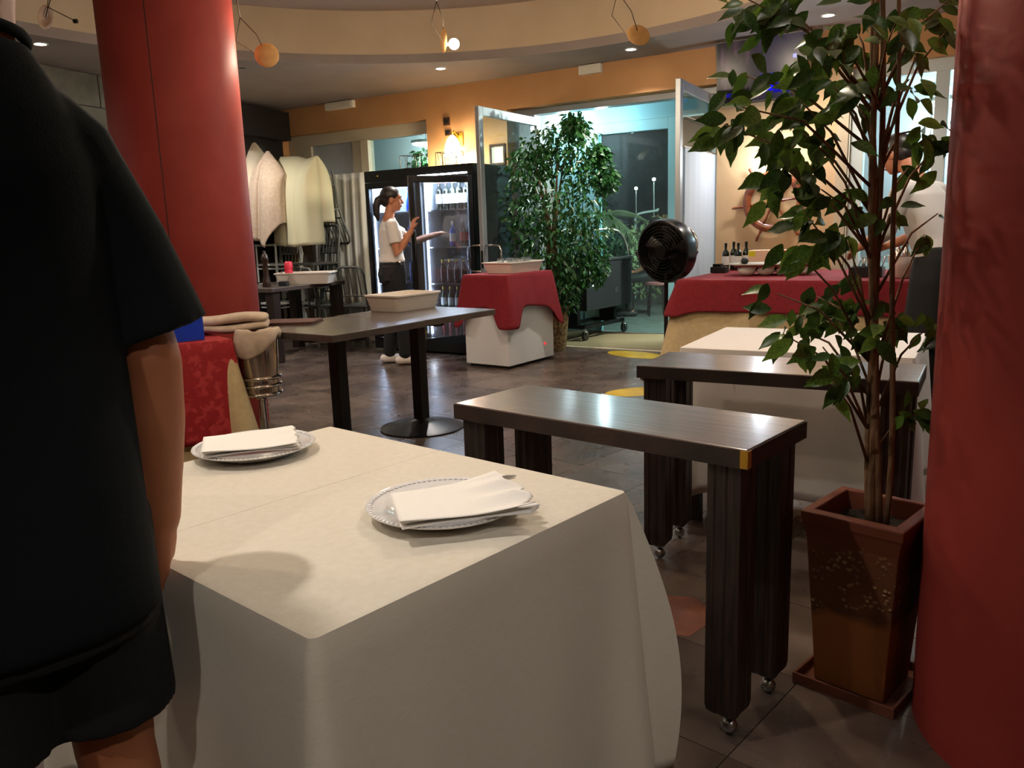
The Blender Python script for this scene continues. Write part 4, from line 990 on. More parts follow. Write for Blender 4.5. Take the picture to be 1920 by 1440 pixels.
for k in range(4):
    x, y = .05 * math.cos(1.6 * k), .05 * math.sin(1.6 * k)
    B().lathe([(.028, .02), (.028, .17), (.02, .19), (.012, .20), (.012, .225), (.018, .23), (.01, .245)], 14, (x, y, 0)).build('shaker', 'chrome', t, smooth=50)

# ---- television and ship wheel
t = thing('television', 'wall television showing a dark purple and blue picture', 'television', W(2.095, -.19, 2.52), WA)
t.rotation_euler = (R(6), 0, WA)
B().bx(-.385, .385, -.02, .03, -.265, .265).build('casing', 'tv_black', t, bevel=.004)
B().bx(-.372, .372, -.0225, -.020, -.245, .252).build('screen', 'tv_picture', t)
B().bx(.0, .11, -.0232, -.0225, -.18, -.04).build('picture_patch', 'tv_blue', t); B().bx(.11, .25, -.0232, -.0225, -.20, -.12).build('picture_patch', 'tv_blue_dim', t); B().bx(-.30, -.05, -.0232, -.0225, -.20, -.17).build('picture_patch', 'tv_blue_dim', t); B().bx(.27, .30, -.0232, -.0225, .06, .09).build('picture_patch', 'tv_light', t)
B().bx(-.10, .10, .03, .17, -.09, .09).build('bracket', 'black_metal', t)
t = thing('ship_wheel', 'wooden ship steering wheel mounted on the cream wall', 'ship wheel', W(2.195, -.05, 1.41), WA)
def tor(R_, rx, rz, n=48, m=12, a0=0.0, a1=2 * math.pi):
    b = B(); cl = abs(a1 - a0 - 2 * math.pi) < 1e-6; K = n if cl else n + 1; rings = []
    for j in range(K):
        aa = a0 + (a1 - a0) * j / n
        rings.append([((R_ + rx * math.cos(2 * math.pi * k / m)) * math.cos(aa), rz * math.sin(2 * math.pi * k / m), (R_ + rx * math.cos(2 * math.pi * k / m)) * math.sin(aa)) for k in range(m)])
    return b.ring(rings, closed=cl)
tor(.235, .036, .020).build('rim', 'wheel_wood', t, smooth=180)
for k in range(6):
    aa = R(7 + 60 * k + 30); tor(.235, .0375, .0215, 8, 12, aa - .10, aa + .10).build('rim_joint', 'wheel_wood_dark', t, smooth=40)
tor(.05, .018, .016).build('hub_ring', 'brass', t, smooth=180); B().ell((0, -.005, 0), (.03, .025, .03)).build('hub', 'wheel_wood_dark', t, smooth=180)
for k in range(6):
    aa = R(7 + 60 * k); d = Vector((math.cos(aa), 0, math.sin(aa)))
    B().tube([d * r for r in (.03, .08, .12, .16, .215)], [.010, .012, .008, .011, .013], 10).build('spoke', 'wheel_wood', t, smooth=180)
    B().tube([d * r for r in (.26, .285, .31, .345, .37, .375)], [.010, .013, .009, .013, .009, .004], 10).build('handle', 'wheel_wood', t, smooth=180)
B().tube([(0, .01, 0), (0, .049, 0)], .02, 12).build('wall_mount', 'wheel_wood_dark', t)

# ---- left corner: side table, chairs, draped cloths, curtain
a = R(64); u_, v_ = Vector((math.cos(a), math.sin(a), 0)), Vector((-math.sin(a), math.cos(a), 0))
cs = Vector((-2.31, 7.95, 0)) + u_ * .58 + v_ * .36
t = thing('side_table', 'dark side table in the left corner holding a pepper mill', 'table', cs, a)
B().bx(-.58, .58, -.36, .36, .71, .75).build('table_top', 'table_wood', t, bevel=.004)
for sx in (-1, 1):
    for sy in (-1, 1): B().box((sx * .50, sy * .29, .355), (.10, .10, .71)).build('leg', 'leg_wood', t, bevel=.004)
o = B().lathe([(.034, 0), (.036, .01), (.030, .05), (.020, .11), (.024, .16), (.018, .20), (.026, .215), (.030, .25), (.022, .28), (.010, .29), (.012, .305), (.006, .312)], 24).build('pepper_mill', 'mill_wood', smooth=60); o.location = (-2.44, 8.24, .751); o.scale = (1.25, 1.25, 1.15); tag(o, 'tall dark turned pepper mill on the corner side table', 'pepper mill')
tub((-2.13, 8.62, .751), R(-2), 'white plastic tub on the corner side table', .60, .34, .12)
o = B().bx(-.045, .045, -.03, .03, 0, .045).bx(-.035, .035, -.02, .02, .045, .05).build('card_holder', 'black_matt', bevel=.003); o.location = (-2.285, 8.30, .751); o.rotation_euler = (0, 0, R(-20)); tag(o, 'small black holder in front of the white corner tub', 'holder')
t = thing('squeeze_bottle', 'red plastic bottle standing in the white corner tub', 'bottle', (-2.32, 8.66, .760))
B().lathe([(.038, 0), (.042, .01), (.042, .13), (.036, .15)], 20).build('body', 'red_plastic', t, smooth=50); B().lathe([(.043, .15), (.043, .21), (.03, .225)], 20).build('cap', 'red_plastic', t, smooth=50); B().lathe([(.0425, .06), (.0425, .09)], 20, caps=False).build('label_band', 'label_white', t)
def chair(loc, rz, label, mat, group=None):
    t = thing('slat_chair', label, 'chair', loc, rz, group)
    B().bx(-.20, .20, -.20, .20, .43, .455).build('seat', mat, t, bevel=.006)
    for sx in (-1, 1):
        B().tube([(sx * .18, -.18, 0), (sx * .18, -.175, .43)], .014, 8).build('leg', mat, t, smooth=60)
        B().tube([(sx * .18, .22, 0), (sx * .18, .185, .43)], .014, 8).build('leg', mat, t, smooth=60)
    B().tube([(-.18, .185, .43), (-.185, .20, .60), (-.19, .235, .80), (-.165, .245, .86), (-.12, .25, .885), (.12, .25, .885), (.165, .245, .86), (.19, .235, .80), (.185, .20, .60), (.18, .185, .43)], .014, 8).build('back_frame', mat, t, smooth=60)
    B().tube([(-.185, .203, .56), (.185, .203, .56)], .009, 8).build('back_rail', mat, t, smooth=60)
    for k in range(5):
        x = -.12 + .06 * k; B().tube([(x, .203, .56), (x, .235, .76), (x, .249, .88)], .008, 6).build('slat', mat, t, smooth=60)
    for z in (.16,):
        B().tube([(-.18, -.177, z), (.18, -.177, z)], .009, 6).build('stretcher', mat, t); B().tube([(-.18, -.177, z), (-.18, .207, z)], .009, 6).build('stretcher', mat, t); B().tube([(.18, -.177, z), (.18, .207, z)], .009, 6).build('stretcher', mat, t)
    return t
chair((-1.66, 9.38, 0), R(150), 'grey slatted chair left of the fridge beside the curtain', 'chair_grey')
chair((-2.05, 9.30, 0), R(120), 'grey slatted chair behind the corner side table', 'chair_grey')
p1 = W(-3.66, -.52, 0); p2 = W(-3.14, -.40, 0)
for k in range(4):
    chair(p1 + Vector((.01 * k, -.015 * k, .235 * k)), R(-35), ('lowest white chair of the stack under the beige cloths', 'second white chair from the floor in the draped stack', 'third white chair from the floor in the draped stack', 'uppermost upright white chair in the draped stack')[k], 'chair_white', 'stacked white chairs')
t = chair(p1 + Vector((.05, -.06, 2.04)), R(150), 'upside-down white chair on top of the stack, its curved back hanging below the cloth', 'chair_white', 'stacked white chairs'); t.rotation_euler = (R(180), 0, R(150))
for k in range(3):
    chair(p2 + Vector((.01 * k, -.015 * k, .235 * k)), R(-40), ('lowest grey chair of the stack by the sheer curtain', 'middle grey chair of the stack by the sheer curtain', 'upper grey chair of the stack by the sheer curtain')[k], 'chair_grey', 'stacked grey chairs')
t = chair(p2 + Vector((.0, .0, 1.95)), R(140), 'upside-down grey chair holding up the olive cloth', 'chair_grey', 'stacked grey chairs'); t.rotation_euler = (R(168), 0, R(140))
def hung(tops, hems, n0, depth, fold, nf, mat, label, back=.75, ph=0.0):
    """cloth hung over chair legs: tops = ridge line (s, z), hems = front hem line (s, z), in the wall frame"""
    def pl(pts, u):
        k = u * (len(pts) - 1); i = min(int(k), len(pts) - 2); f = k - i; f = f * f * (3 - 2 * f) if len(pts) > 2 else f
        return pts[i][0] + (pts[i + 1][0] - pts[i][0]) * f, pts[i][1] + (pts[i + 1][1] - pts[i][1]) * f
    def fn(u, v):
        ts_, tz = pl(tops, u); bs, bz = pl(hems, u); w_ = math.sin(u * nf + ph) + .5 * math.sin(u * nf * 2.3 + 1 + ph); depth_ = depth * math.sqrt(max(0.0, 1 - abs(2 * u - 1) ** 9))
        if v <= .5:
            k = v / .5; s_, z = bs + (ts_ - bs) * k, bz + (tz - bz) * k; n = n0 - depth_ * .5 * (1 - k ** 6) - fold * w_ * (1 - k) ** .7 - .05 * (1 - k)
        else:
            k = (1 - v) / .5; k2 = 1 - (1 - k) * back; s_, z = bs + (ts_ - bs) * k2, bz + (tz - bz) * k2; n = n0 + depth_ * .5 * (1 - k ** 6) + fold * w_ * (1 - k)
        return (s_, n, z)
    o = B().grid(fn, 70, 48).build('draped_cloth', mat, smooth=180, solid=.003); o.location = W0; o.rotation_euler = (0, 0, WA); return tag(o, label, 'cloth')
hung([(-4.22, 2.22), (-4.02, 2.32), (-3.84, 2.40), (-3.68, 2.20), (-3.55, 2.0)], [(-4.2, 1.30), (-4.0, 1.20), (-3.78, 1.26), (-3.60, 1.36), (-3.42, 1.46)], -.58, .42, .05, 13, 'linen_beige', 'tall beige tablecloth draped over stacked chairs beside the left pillar')
hung([(-3.62, 2.12), (-3.46, 2.25), (-3.32, 2.10), (-3.22, 1.96)], [(-3.72, 1.30), (-3.56, 1.20), (-3.38, 1.12), (-3.20, 1.40)], -.70, .34, .035, 10, 'towel', 'pinkish beige cloth hanging over the front of the white chair stack', ph=1.0)
hung([(-3.50, 2.20), (-3.26, 2.19), (-3.06, 2.14), (-2.92, 2.17)], [(-3.48, 1.16), (-3.24, 1.13), (-3.06, 1.12), (-2.86, 1.14)], -.46, .50, .018, 9, 'linen_olive', 'olive cream tablecloth hanging in front of the sheer window curtain', ph=2.0)
o = B().grid(lambda u, v: (-3.62 + .98 * u, .04 + .022 * math.sin(u * 46 + .8 * math.sin(v * 3)) * (.5 + .5 * (1 - v)), .35 + 1.62 * v), 90, 14).build('window_curtain', 'curtain', smooth=180, solid=.001)
o.location = W0; o.rotation_euler = (0, 0, WA); tag(o, 'pale sheer curtain covering the lower left window', 'curtain')

# ---- mat, veranda and garden
o = wallpart(B().bx(-.50, 1.50, .06, 1.22, -.006, .004), 'door_mat', 'mat_tan'); tag(o, 'wide tan mat on the veranda floor behind the threshold', 'mat')
t = thing('garden_table', 'narrow white clothed table outside behind the salad bar', 'table', (1.50, 12.0, -.012), R(10))
B().bx(-.17, .17, -.25, .25, .70, .74).build('table_top', 'white_plastic', t)
for sx in (-1, 1):
    for sy in (-1, 1): B().box((sx * .14, sy * .21, .35), (.05, .05, .70)).build('leg', 'white_plastic', t)
o = drape(.35, .51, .56, flare=.05, fold=.02).build('tablecloth', 'linen_olive', smooth=40); o.location = (1.50, 12.0, .733); o.rotation_euler = (0, 0, R(10)); tag(o, 'pale cloth on the narrow garden table beyond the doorway', 'tablecloth')
t = thing('stool', 'stool with a dusty pink seat under the seated guest outside', 'stool', (2.06, 11.35, -.012))
B().lathe([(.19, .43), (.20, .44), (.20, .47), (.18, .485), (.001, .487)], 28).build('seat', 'pink_seat', t, smooth=50)
for k in range(4): B().tube([(.16 * math.cos(k * 1.57 + .7), .16 * math.sin(k * 1.57 + .7), 0), (.12 * math.cos(k * 1.57 + .7), .12 * math.sin(k * 1.57 + .7), .435)], .014, 8).build('leg', 'black_metal', t)
def lamp_post(x, y, z, label):
    t = thing('garden_lamp', label, 'garden lamp', (x, y, -.012), 0, 'white globe garden lamps')
    B().tube([(0, 0, 0), (0, 0, z)], .013, 10).build('post', 'steel', t, smooth=60); B().lathe([(.07, 0), (.07, .02), (.03, .05)], 20).build('foot', 'veranda_white', t)
    B().ell((0, 0, z + .05), (.03, .03, .03)).build('globe', 'lamp_far', t, smooth=180)
    light('globe_light', 'POINT', (0, -.1, z + .06), 8, COOL, .08, parent=t)
lamp_post(2.38, 15.2, 1.86, 'shorter white globe garden lamp at left through the veranda glass'); lamp_post(2.60, 14.6, 1.98, 'taller white globe garden lamp at right through the veranda glass')
t = thing('bamboo_fence', 'bamboo cane fence at the end of the garden', 'fence', (2.9, 15.6, -.012), R(-12))
for k in range(30): B().tube([(-.1 + .055 * k, 0, 0), (-.1 + .055 * k, .0, 1.42 + .02 * math.sin(k * 2.3))], .024, 8).build('cane', 'bamboo', t, smooth=60)
B().tube([(-.15, .03, 1.2), (1.6, .03, 1.2)], .015, 6).build('crossbar', 'bamboo', t); B().tube([(-.15, .03, .4), (1.6, .03, .4)], .015, 6).build('crossbar', 'bamboo', t)
t = thing('garden_arch', 'white curved tube frame in the garden', 'frame', (2.05, 13.2, -.012))
B().tube([(0, 0, 0), (0, 0, 1.35), (.05, 0, 1.43), (.15, 0, 1.45), (.34, 0, 1.47)], .018, 8).build('tube', 'veranda_white', t, smooth=60); B().tube([(.34, 0, 1.47), (.38, 0, 1.50)], [.03, .01], 8).build('tip', 'veranda_white', t)
t = thing('garden_fill_lamp', 'added bulkhead fill lamp for the garden, unseen on the outer veranda wall', 'wall lamp', W(1.95, 1.42, 2.35), WA)  # made-up lamp body for the flood light that brightens the garden
q_ = B().lathe([(.09, 0), (.09, .03), (.07, .05)], 24).build('base', 'veranda_white', t); q_.rotation_euler = (R(-90), 0, 0)
B().ell((0, .07, 0), (.06, .04, .06)).build('globe', 'lamp_far', t, smooth=180)
light('garden_fill_light', 'POINT', (0, .2, 0), 330, (0.85, 1.0, 0.92), .06, parent=t)

# ================================================================== PLANTS
def leaf_mesh(name, mat, ln=1.0, wd=.42, fold=.12, droop=.22, k=6):
    b = B(); vs = []; fs = []
    for i in range(k + 1):
        u = i / k; w = wd * .5 * (math.sin(math.pi * min(1, u * 1.08 + .02)) ** .8) * (1 - .15 * u) if u < .93 else .012
        z = -droop * u * u
        vs += [(u * ln, -w, z + fold * w * 2), (u * ln, 0, z), (u * ln, w, z + fold * w * 2)]
    for i in range(k):
        a = 3 * i; fs += [(a, a + 3, a + 4, a + 1), (a + 1, a + 4, a + 5, a + 2)]
    b.add(vs, fs); me = b.mesh(name); me.materials.append(MATS[mat]); me.shade_smooth(); return me
LEAVES = [leaf_mesh('leaf', m, wd=w, droop=d, fold=f) for m, w, d, f in (('leaf', .50, .18, .15), ('leaf_dark', .54, .12, .2), ('leaf_light', .48, .24, .15), ('leaf', .56, .10, .22), ('leaf_dark', .48, .22, .12))]
def leaf_basis(d, n):
    d = d.normalized(); n = (n - d * n.dot(d)).normalized(); y = n.cross(d)
    return Matrix((d, y, n)).transposed()
rng = random.Random(11)
PX, PY, PZ = .935, 2.035, .0
pot = thing('plant_pot', 'square terracotta pot with worn pebbly glaze in a tray', 'plant pot', (PX, PY, 0), R(-45))
B().bx(-.135, .135, -.135, .135, 0, .006).bx(-.135, .135, -.135, -.127, .006, .03).bx(-.135, .135, .127, .135, .006, .03).bx(-.135, -.127, -.127, .127, .006, .03).bx(.127, .135, -.127, .127, .006, .03).build('saucer', 'terracotta', pot, bevel=.002)
sq = lambda h_, z: [(-h_, -h_, z), (h_, -h_, z), (h_, h_, z), (-h_, h_, z)]
B().ring([sq(.092, .008), sq(.100, .15), sq(.110, .30), sq(.118, .42), sq(.127, .462), sq(.130, .470), sq(.131, .497), sq(.103, .500), sq(.098, .44)], True, False).build('body', 'pot_glaze', pot, bevel=.004)
B().grid(lambda u, v: (-.099 + .198 * u, -.099 + .198 * v, .448 + .006 * math.sin(u * 19) * math.sin(v * 23)), 14, 14).build('soil', 'soil', pot, smooth=180)
B().grid(lambda u, v: (.02 + .05 * u, -.06 + .03 * v + .01 * math.sin(u * 5), .462 + .006 * math.sin(u * 7 + v * 5)), 6, 4).build('dry_leaf', 'paper', pot, smooth=180)
tree = thing('ficus_tree', 'slender leafy ficus growing from the square terracotta pot', 'tree', (0, 0, 0))
def ax(z): return PX + .005 - .052 * (z - .5) / 1.25
stems = []
for k, (dx, dy, r0_, ph) in enumerate(((-.012, -.012, .0115, 0), (.014, .0, .0105, 2.0), (-.002, .016, .009, 4.0), (.022, -.014, .008, 1.0))):
    pts, rad = [], []
    for i in range(19):
        z = .44 + i * .088; f = i / 18
        sp = .6 + .9 * max(0, f - .55) * (1 if k < 3 else 1.6) + (.5 * (1 - f) if k == 3 else 0)
        pts.append((ax(z) + (dx * sp + .008 * math.sin(3.1 * f * 3 + ph)) + (.05 * f * (1 - f) * 2 if k == 3 else 0), PY + dy * sp + .008 * math.cos(2.6 * f * 3 + ph), z)); rad.append(r0_ * (1 - .55 * f))
    stems.append(pts); B().tube(pts, rad, 10).build('stem', 'bark', tree, smooth=180)
CL = [(0.63, 1.72, 0.06, 14), (0.58, 1.75, 0.033, 5), (0.67, 1.73, 0.04, 8), (0.78, 1.65, 0.067, 16), (0.72, 1.61, 0.04, 6), (0.83, 1.68, 0.053, 7), (0.93, 1.68, 0.053, 7), (1.01, 1.7, 0.04, 5), (1.05, 1.73, 0.033, 4), (0.99, 1.63, 0.033, 4), (1.05, 1.67, 0.013, 2), (0.69, 1.53, 0.067, 11), (0.79, 1.54, 0.067, 12), (0.58, 1.58, 0.033, 3), (0.53, 1.47, 0.033, 6), (0.57, 1.51, 0.027, 3), (0.71, 1.44, 0.073, 18), (0.69, 1.35, 0.047, 9), (0.77, 1.4, 0.04, 6), (0.84, 1.51, 0.047, 6), (0.9, 1.61, 0.047, 6), (0.94, 1.53, 0.04, 5), (0.97, 1.56, 0.027, 3), (1.0, 1.44, 0.047, 11), (1.05, 1.41, 0.027, 5), (0.98, 1.36, 0.016, 2), (0.77, 1.31, 0.033, 4), (0.84, 1.29, 0.027, 3), (0.73, 1.26, 0.033, 4), (0.78, 1.2, 0.047, 9), (0.72, 1.16, 0.027, 3), (0.84, 1.19, 0.027, 3), (0.9, 1.27, 0.033, 3), (0.96, 1.26, 0.016, 2), (1.06, 1.25, 0.011, 1), (1.03, 1.2, 0.013, 2), (0.67, 1.06, 0.033, 3), (0.77, 1.05, 0.033, 3), (0.85, 1.1, 0.027, 3), (0.81, 1.0, 0.067, 16), (0.72, 0.97, 0.04, 5), (0.89, 1.02, 0.047, 7), (0.97, 0.99, 0.04, 6), (1.05, 0.96, 0.033, 4), (0.79, 0.92, 0.033, 4), (0.69, 0.96, 0.02, 3), (0.86, 0.87, 0.033, 8), (0.91, 0.94, 0.033, 5), (0.82, 0.83, 0.027, 3), (1.04, 0.74, 0.033, 7)]
LV = []
for (cx, cz, cr, cn) in CL:
    dep = rng.uniform(1.88, 2.22) if cx < .98 else rng.uniform(2.0, 2.25)
    kk = dep / 2.03; c = Vector((cx * kk, dep, 1.25 + (cz - 1.25) * kk))
    zb = max(.62, cz - rng.uniform(.14, .30)); st = stems[rng.randrange(3)]
    i = min(range(len(st)), key=lambda q: abs(st[q][2] - zb)); s0 = Vector(st[i])
    mid = s0.lerp(c, .55) + Vector((0, 0, .03 + rng.uniform(0, .03)))
    B().tube([s0, mid, c + Vector((0, 0, cr * .3))], [.0042, .003, .0016], 6).build('branch', 'bark', tree, smooth=180)
    side = Vector((c.x - ax(c.z), (c.y - PY), 0)); side = side.normalized() if side.length > .01 else Vector((-1, 0, 0))
    for q in range(int(cn * 1.75)):
        p = c + Vector((rng.gauss(0, .6), rng.gauss(0, .8), rng.gauss(.1, .6))) * cr
        d = side * rng.uniform(-.1, 1.0) + Vector((rng.uniform(-.7, .7), rng.uniform(-.5, .4), rng.uniform(-.95, .1)))
        nrm = Vector((rng.uniform(-.5, .5), rng.uniform(-1.5, -.5), rng.uniform(.0, .9)))
        sc = rng.uniform(.05, .085)
        LV.append((sc / p.y, Matrix.Translation(p) @ leaf_basis(d, nrm).to_4x4() @ Matrix.Scale(sc, 4), rng.randrange(5)))
LV.sort(key=lambda q: -q[0])
for _, mx_, k in LV[:298]:
    o = bpy.data.objects.new('leaf', LEAVES[k]); COL.objects.link(o); o.parent = tree; o.matrix_local = mx_
for mk in ('leaf', 'leaf_dark'):
    b = B()
    for i, (_, mx_, k) in enumerate(LV[298:]):
        if (i % 2 == 0) == (mk == 'leaf'):
            me = LEAVES[k]; b.add([mx_ @ v.co for v in me.vertices], [tuple(p.vertices) for p in me.polygons])
    me = bpy.data.meshes.new('small_leaves'); me.from_pydata(b.v, [], b.f); me.materials.append(MATS[mk]); me.shade_smooth()
    o = bpy.data.objects.new('small_leaves', me); COL.objects.link(o); o.parent = tree; o['kind'] = 'stuff'

def foliage(name, mat, parent, pts_fn, count, ln, seed=3, spread=1.0):
    """many small leaves joined into one part"""
    r = random.Random(seed); b = B(); vs = []; fs = []
    for _ in range(count):
        p, out = pts_fn(r); l = ln * r.uniform(.65, 1.25)
        d = (out * r.uniform(.1, .9) + Vector((r.uniform(-.6, .6), r.uniform(-.6, .6), r.uniform(-1.2, .1)))).normalized()
        n = Vector((r.uniform(-.6, .6), r.uniform(-.9, .3), r.uniform(.1, 1))); n = (n - d * n.dot(d)).normalized(); s_ = n.cross(d)
        o = len(vs); w = l * .22
        vs += [p, p + d * l * .4 + s_ * w + n * l * .05, p + d * l - n * l * .12, p + d * l * .4 - s_ * w + n * l * .05]
        fs += [(o, o + 1, o + 2), (o, o + 2, o + 3)]
    b.v = [tuple(v) for v in vs]; b.f = fs
    me = bpy.data.meshes.new(name); me.from_pydata(b.v, [], b.f); me.materials.append(MATS[mat]); me.shade_smooth()
    ob = bpy.data.objects.new(name, me); COL.objects.link(ob); ob.parent = parent; ob['kind'] = 'stuff'; return ob
# big ficus by the doorway
fx, fy = .45, 8.34
t = thing('ficus_tree', 'large bushy ficus in a wicker pot by the open doorway', 'tree', (fx, fy, 0))
B().lathe([(.12, 0), (.125, .01), (.165, .42), (.175, .44), (.175, .47), (.16, .47), (.15, .40), (.001, .40)], 32).build('pot', 'wicker', t, smooth=40)
for k in range(4):
    B().tube([(.03 * math.cos(k * 1.6), .03 * math.sin(k * 1.6), .38), (.035 * math.cos(k * 1.6 + 1), .035 * math.sin(k * 1.6 + 1), .8), (.05 * math.cos(k * 1.6 + 2), .05 * math.sin(k * 1.6 + 2), 1.3), (.16 * math.cos(k * 1.6 + 2), .12 * math.sin(k * 1.6 + 2), 1.9)], [.028, .024, .018, .006], 8).build('trunk', 'bark', t, smooth=180)
LOBES = [((-.20, -.05, 1.85), (.22, .2, .28)), ((.02, 0, 2.02), (.25, .22, .26)), ((.30, -.05, 1.90), (.22, .2, .42)), ((-.25, -.05, 1.45), (.26, .25, .40)), ((.10, -.12, 1.50), (.34, .26, .45)), ((.36, 0, 1.35), (.26, .24, .42)), ((.55, .05, 1.72), (.14, .16, .16)), ((-.12, -.1, 1.0), (.30, .25, .38)), ((.22, -.08, .95), (.30, .25, .36)), ((.42, .0, .88), (.16, .18, .25)), ((.10, -.05, .62), (.20, .2, .24)), ((.5, .05, 1.95), (.10, .12, .12)), ((.25, 0, 2.22), (.13, .14, .16))]
def big(r):
    c, e = LOBES[r.randrange(len(LOBES))]
    v = Vector((r.gauss(0, 1), r.gauss(0, 1), r.gauss(0, 1))).normalized() * (r.random() ** .45)
    return Vector((c[0] + v.x * e[0], c[1] + v.y * e[1], c[2] + v.z * e[2])), Vector((v.x, v.y, 0))
foliage('foliage', 'leaf_far', t, big, 5200, .075, 5)
# plant on the veranda seen above the fridge
p = W(-2.35, .85, 0)
t = thing('veranda_plant', 'bushy green plant on the veranda seen above the fridge', 'plant', p)
B().lathe([(.14, -.006), (.19, .38), (.20, .40), (.18, .40), (.001, .36)], 28).build('pot', 'terracotta', t, smooth=40)
B().tube([(0, 0, .35), (.02, 0, 1.0), (0, 0, 1.7)], [.03, .025, .01], 8).build('trunk', 'bark', t, smooth=180)
def vb(r):
    v = Vector((r.gauss(0, 1), r.gauss(0, 1), r.gauss(0, 1))).normalized() * (r.random() ** .5); return Vector((v.x * .27, v.y * .27, 1.75 + v.z * .55)), Vector((v.x, v.y, 0))
foliage('foliage', 'leaf_far', t, vb, 1400, .09, 9)
# garden shrubs and palm
def shrub(x, y, r_, h_, label, seed):
    t = thing('garden_shrub', label, 'shrub', (x, y, -.012), 0, 'garden shrubs')
    B().tube([(0, 0, 0), (.02, 0, h_ * .5)], .03, 8).build('stem', 'bark', t)
    def f(r):
        v = Vector((r.gauss(0, 1), r.gauss(0, 1), r.gauss(0, 1))).normalized() * (r.random() ** .4); return Vector((v.x * r_, v.y * r_, h_ * .55 + v.z * h_ * .45)), Vector((v.x, v.y, 0))
    foliage('foliage', 'leaf_night', t, f, 900, .13, seed)
shrub(1.55, 12.6, .55, 1.35, 'pale lit shrub left of the garden lamps', 21)
shrub(2.25, 13.0, .60, 1.40, 'pale lit shrub below the garden lamps', 22)
shrub(2.9, 12.4, .5, 1.15, 'low shrub behind the seated guest', 23)
t = thing('palm', 'palm with long pale fronds outside the veranda glass', 'palm', (1.25, 12.9, -.012))
B().tube([(0, 0, 0), (.05, 0, .7), (.03, 0, 1.3)], [.09, .07, .06], 10).build('trunk', 'bark', t, smooth=180)
for k in range(9):
    aa = k * .7; b = B(); L = .95
    def rib(u): return Vector((math.cos(aa) * L * u, math.sin(aa) * L * u, 1.3 + .75 * u - .75 * u * u * (1 + .25 * (k % 3))))
    b.tube([rib(u / 8) for u in range(9)], .008, 5)
    sd = Vector((-math.sin(aa), math.cos(aa), 0))
    for q in range(4, 32):
        u = q / 32; p0 = rib(u); ll = .34 * math.sin(math.pi * (.15 + .8 * u))
        for sg in (-1, 1):
            tip = p0 + sd * sg * ll * .8 + (rib(min(1, u + .05)) - p0).normalized() * ll * .5 - Vector((0, 0, ll * .35)); wv = (rib(min(1, u + .05)) - p0).normalized() * .016
            b.add([p0 - wv, p0 + wv, tip], [(0, 1, 2)])
    me = bpy.data.meshes.new('frond'); me.from_pydata(b.v, [], b.f); me.materials.append(MATS['leaf_night']); o = bpy.data.objects.new('frond', me); COL.objects.link(o); o.parent = t

# ================================================================== PEOPLE (local frame: x = right hand side, y = facing, z up)
def V3(*a): return Vector(a)
def hand(b, wrist, d, palm_n, s=1.0, curl=.35, thumb_side=1, sc=1.0):
    """palm and five separate fingers; d = direction of the hand, palm_n = palm side"""
    d = d.normalized(); n = (palm_n - d * palm_n.dot(d)).normalized(); sd = d.cross(n) * thumb_side
    b.limb([wrist, wrist + d * .03 * sc, wrist + d * .055 * sc], [.021 * sc, .024 * sc, .023 * sc])
    for k, (off, ln) in enumerate(((-.028, .066), (-.010, .078), (.009, .080), (.027, .070))):
        base = wrist + d * .075 * sc - sd * off * -1 * sc
        b.limb([wrist + d * .02 * sc + sd * off * .5 * sc, base], [.014 * sc, .0115 * sc], 10)
        dirv = d.copy(); p = base; pts = [p]
        for j, f in enumerate((.42, .32, .26)):
            ang = curl * (.7 + .5 * j); dirv = (dirv * math.cos(ang) + n * math.sin(ang)).normalized(); p = p + dirv * ln * f * sc; pts.append(p)
        b.limb(pts, [.0095 * sc, .0090 * sc, .0082 * sc, .0068 * sc], 10)
    tb = wrist + d * .02 * sc + sd * .022 * sc
    b.limb([tb, tb + (d * .6 + sd * .7 + n * .2).normalized() * .035 * sc, tb + (d * .6 + sd * .7 + n * .2).normalized() * .035 * sc + (d * .9 + sd * .25 + n * .35).normalized() * .032 * sc], [.0135 * sc, .0115 * sc, .0085 * sc], 10)
def head(b, c, yaw=0.0, pitch=0.0, s=1.0):
    """skull, jaw, nose, brow, ears; face towards +y before yaw"""
    M_ = Matrix.Rotation(yaw, 3, 'Z') @ Matrix.Rotation(pitch, 3, 'X'); T = lambda x, y, z: Vector(c) + M_ @ Vector((x * s, y * s, z * s))
    b.ell(T(0, -.010, .035), (.074 * s, .094 * s, .088 * s), 20, 14, M_); b.ell(T(0, .022, -.035), (.058 * s, .068 * s, .072 * s), 18, 12, M_)
    b.ell(T(0, .055, -.078), (.030 * s, .026 * s, .022 * s), 12, 8, M_)
    b.limb([T(0, .080, .022), T(0, .093, -.004), T(0, .103, -.018)], [.008 * s, .011 * s, .013 * s], 10)
    b.ell(T(0, .078, .035), (.048 * s, .016 * s, .010 * s), 12, 6, M_); b.ell(T(0, .080, -.052), (.024 * s, .013 * s, .010 * s), 10, 6, M_)
    for sx in (-1, 1):
        b.ell(T(sx * .036, .062, -.012), (.022 * s, .018 * s, .022 * s), 10, 8, M_); b.ell(T(sx * .077, -.008, -.004), (.009 * s, .020 * s, .030 * s), 10, 8, M_)
    return T, M_
def face(par, T, M_, s=1.0):
    for sx in (-1, 1):
        e = B().ell(T(sx * .031, .081, .014), (.011 * s, .008 * s, .008 * s), 12, 8, M_).build('eye', 'eye_white', par, smooth=180)
        B().ell(T(sx * .031, .088, .014), (.0052 * s, .0035 * s, .0052 * s), 10, 6, M_).build('iris', 'eye_dark', e, smooth=180)
        B().tube([T(sx * .014, .089, .036), T(sx * .032, .090, .041), T(sx * .050, .080, .035)], .0032 * s, 6).build('eyebrow', 'hair_dark', par, smooth=180)
    B().ell(T(0, .091, -.050), (.022 * s, .006 * s, .0065 * s), 12, 6, M_).build('mouth', 'lip', par, smooth=180)

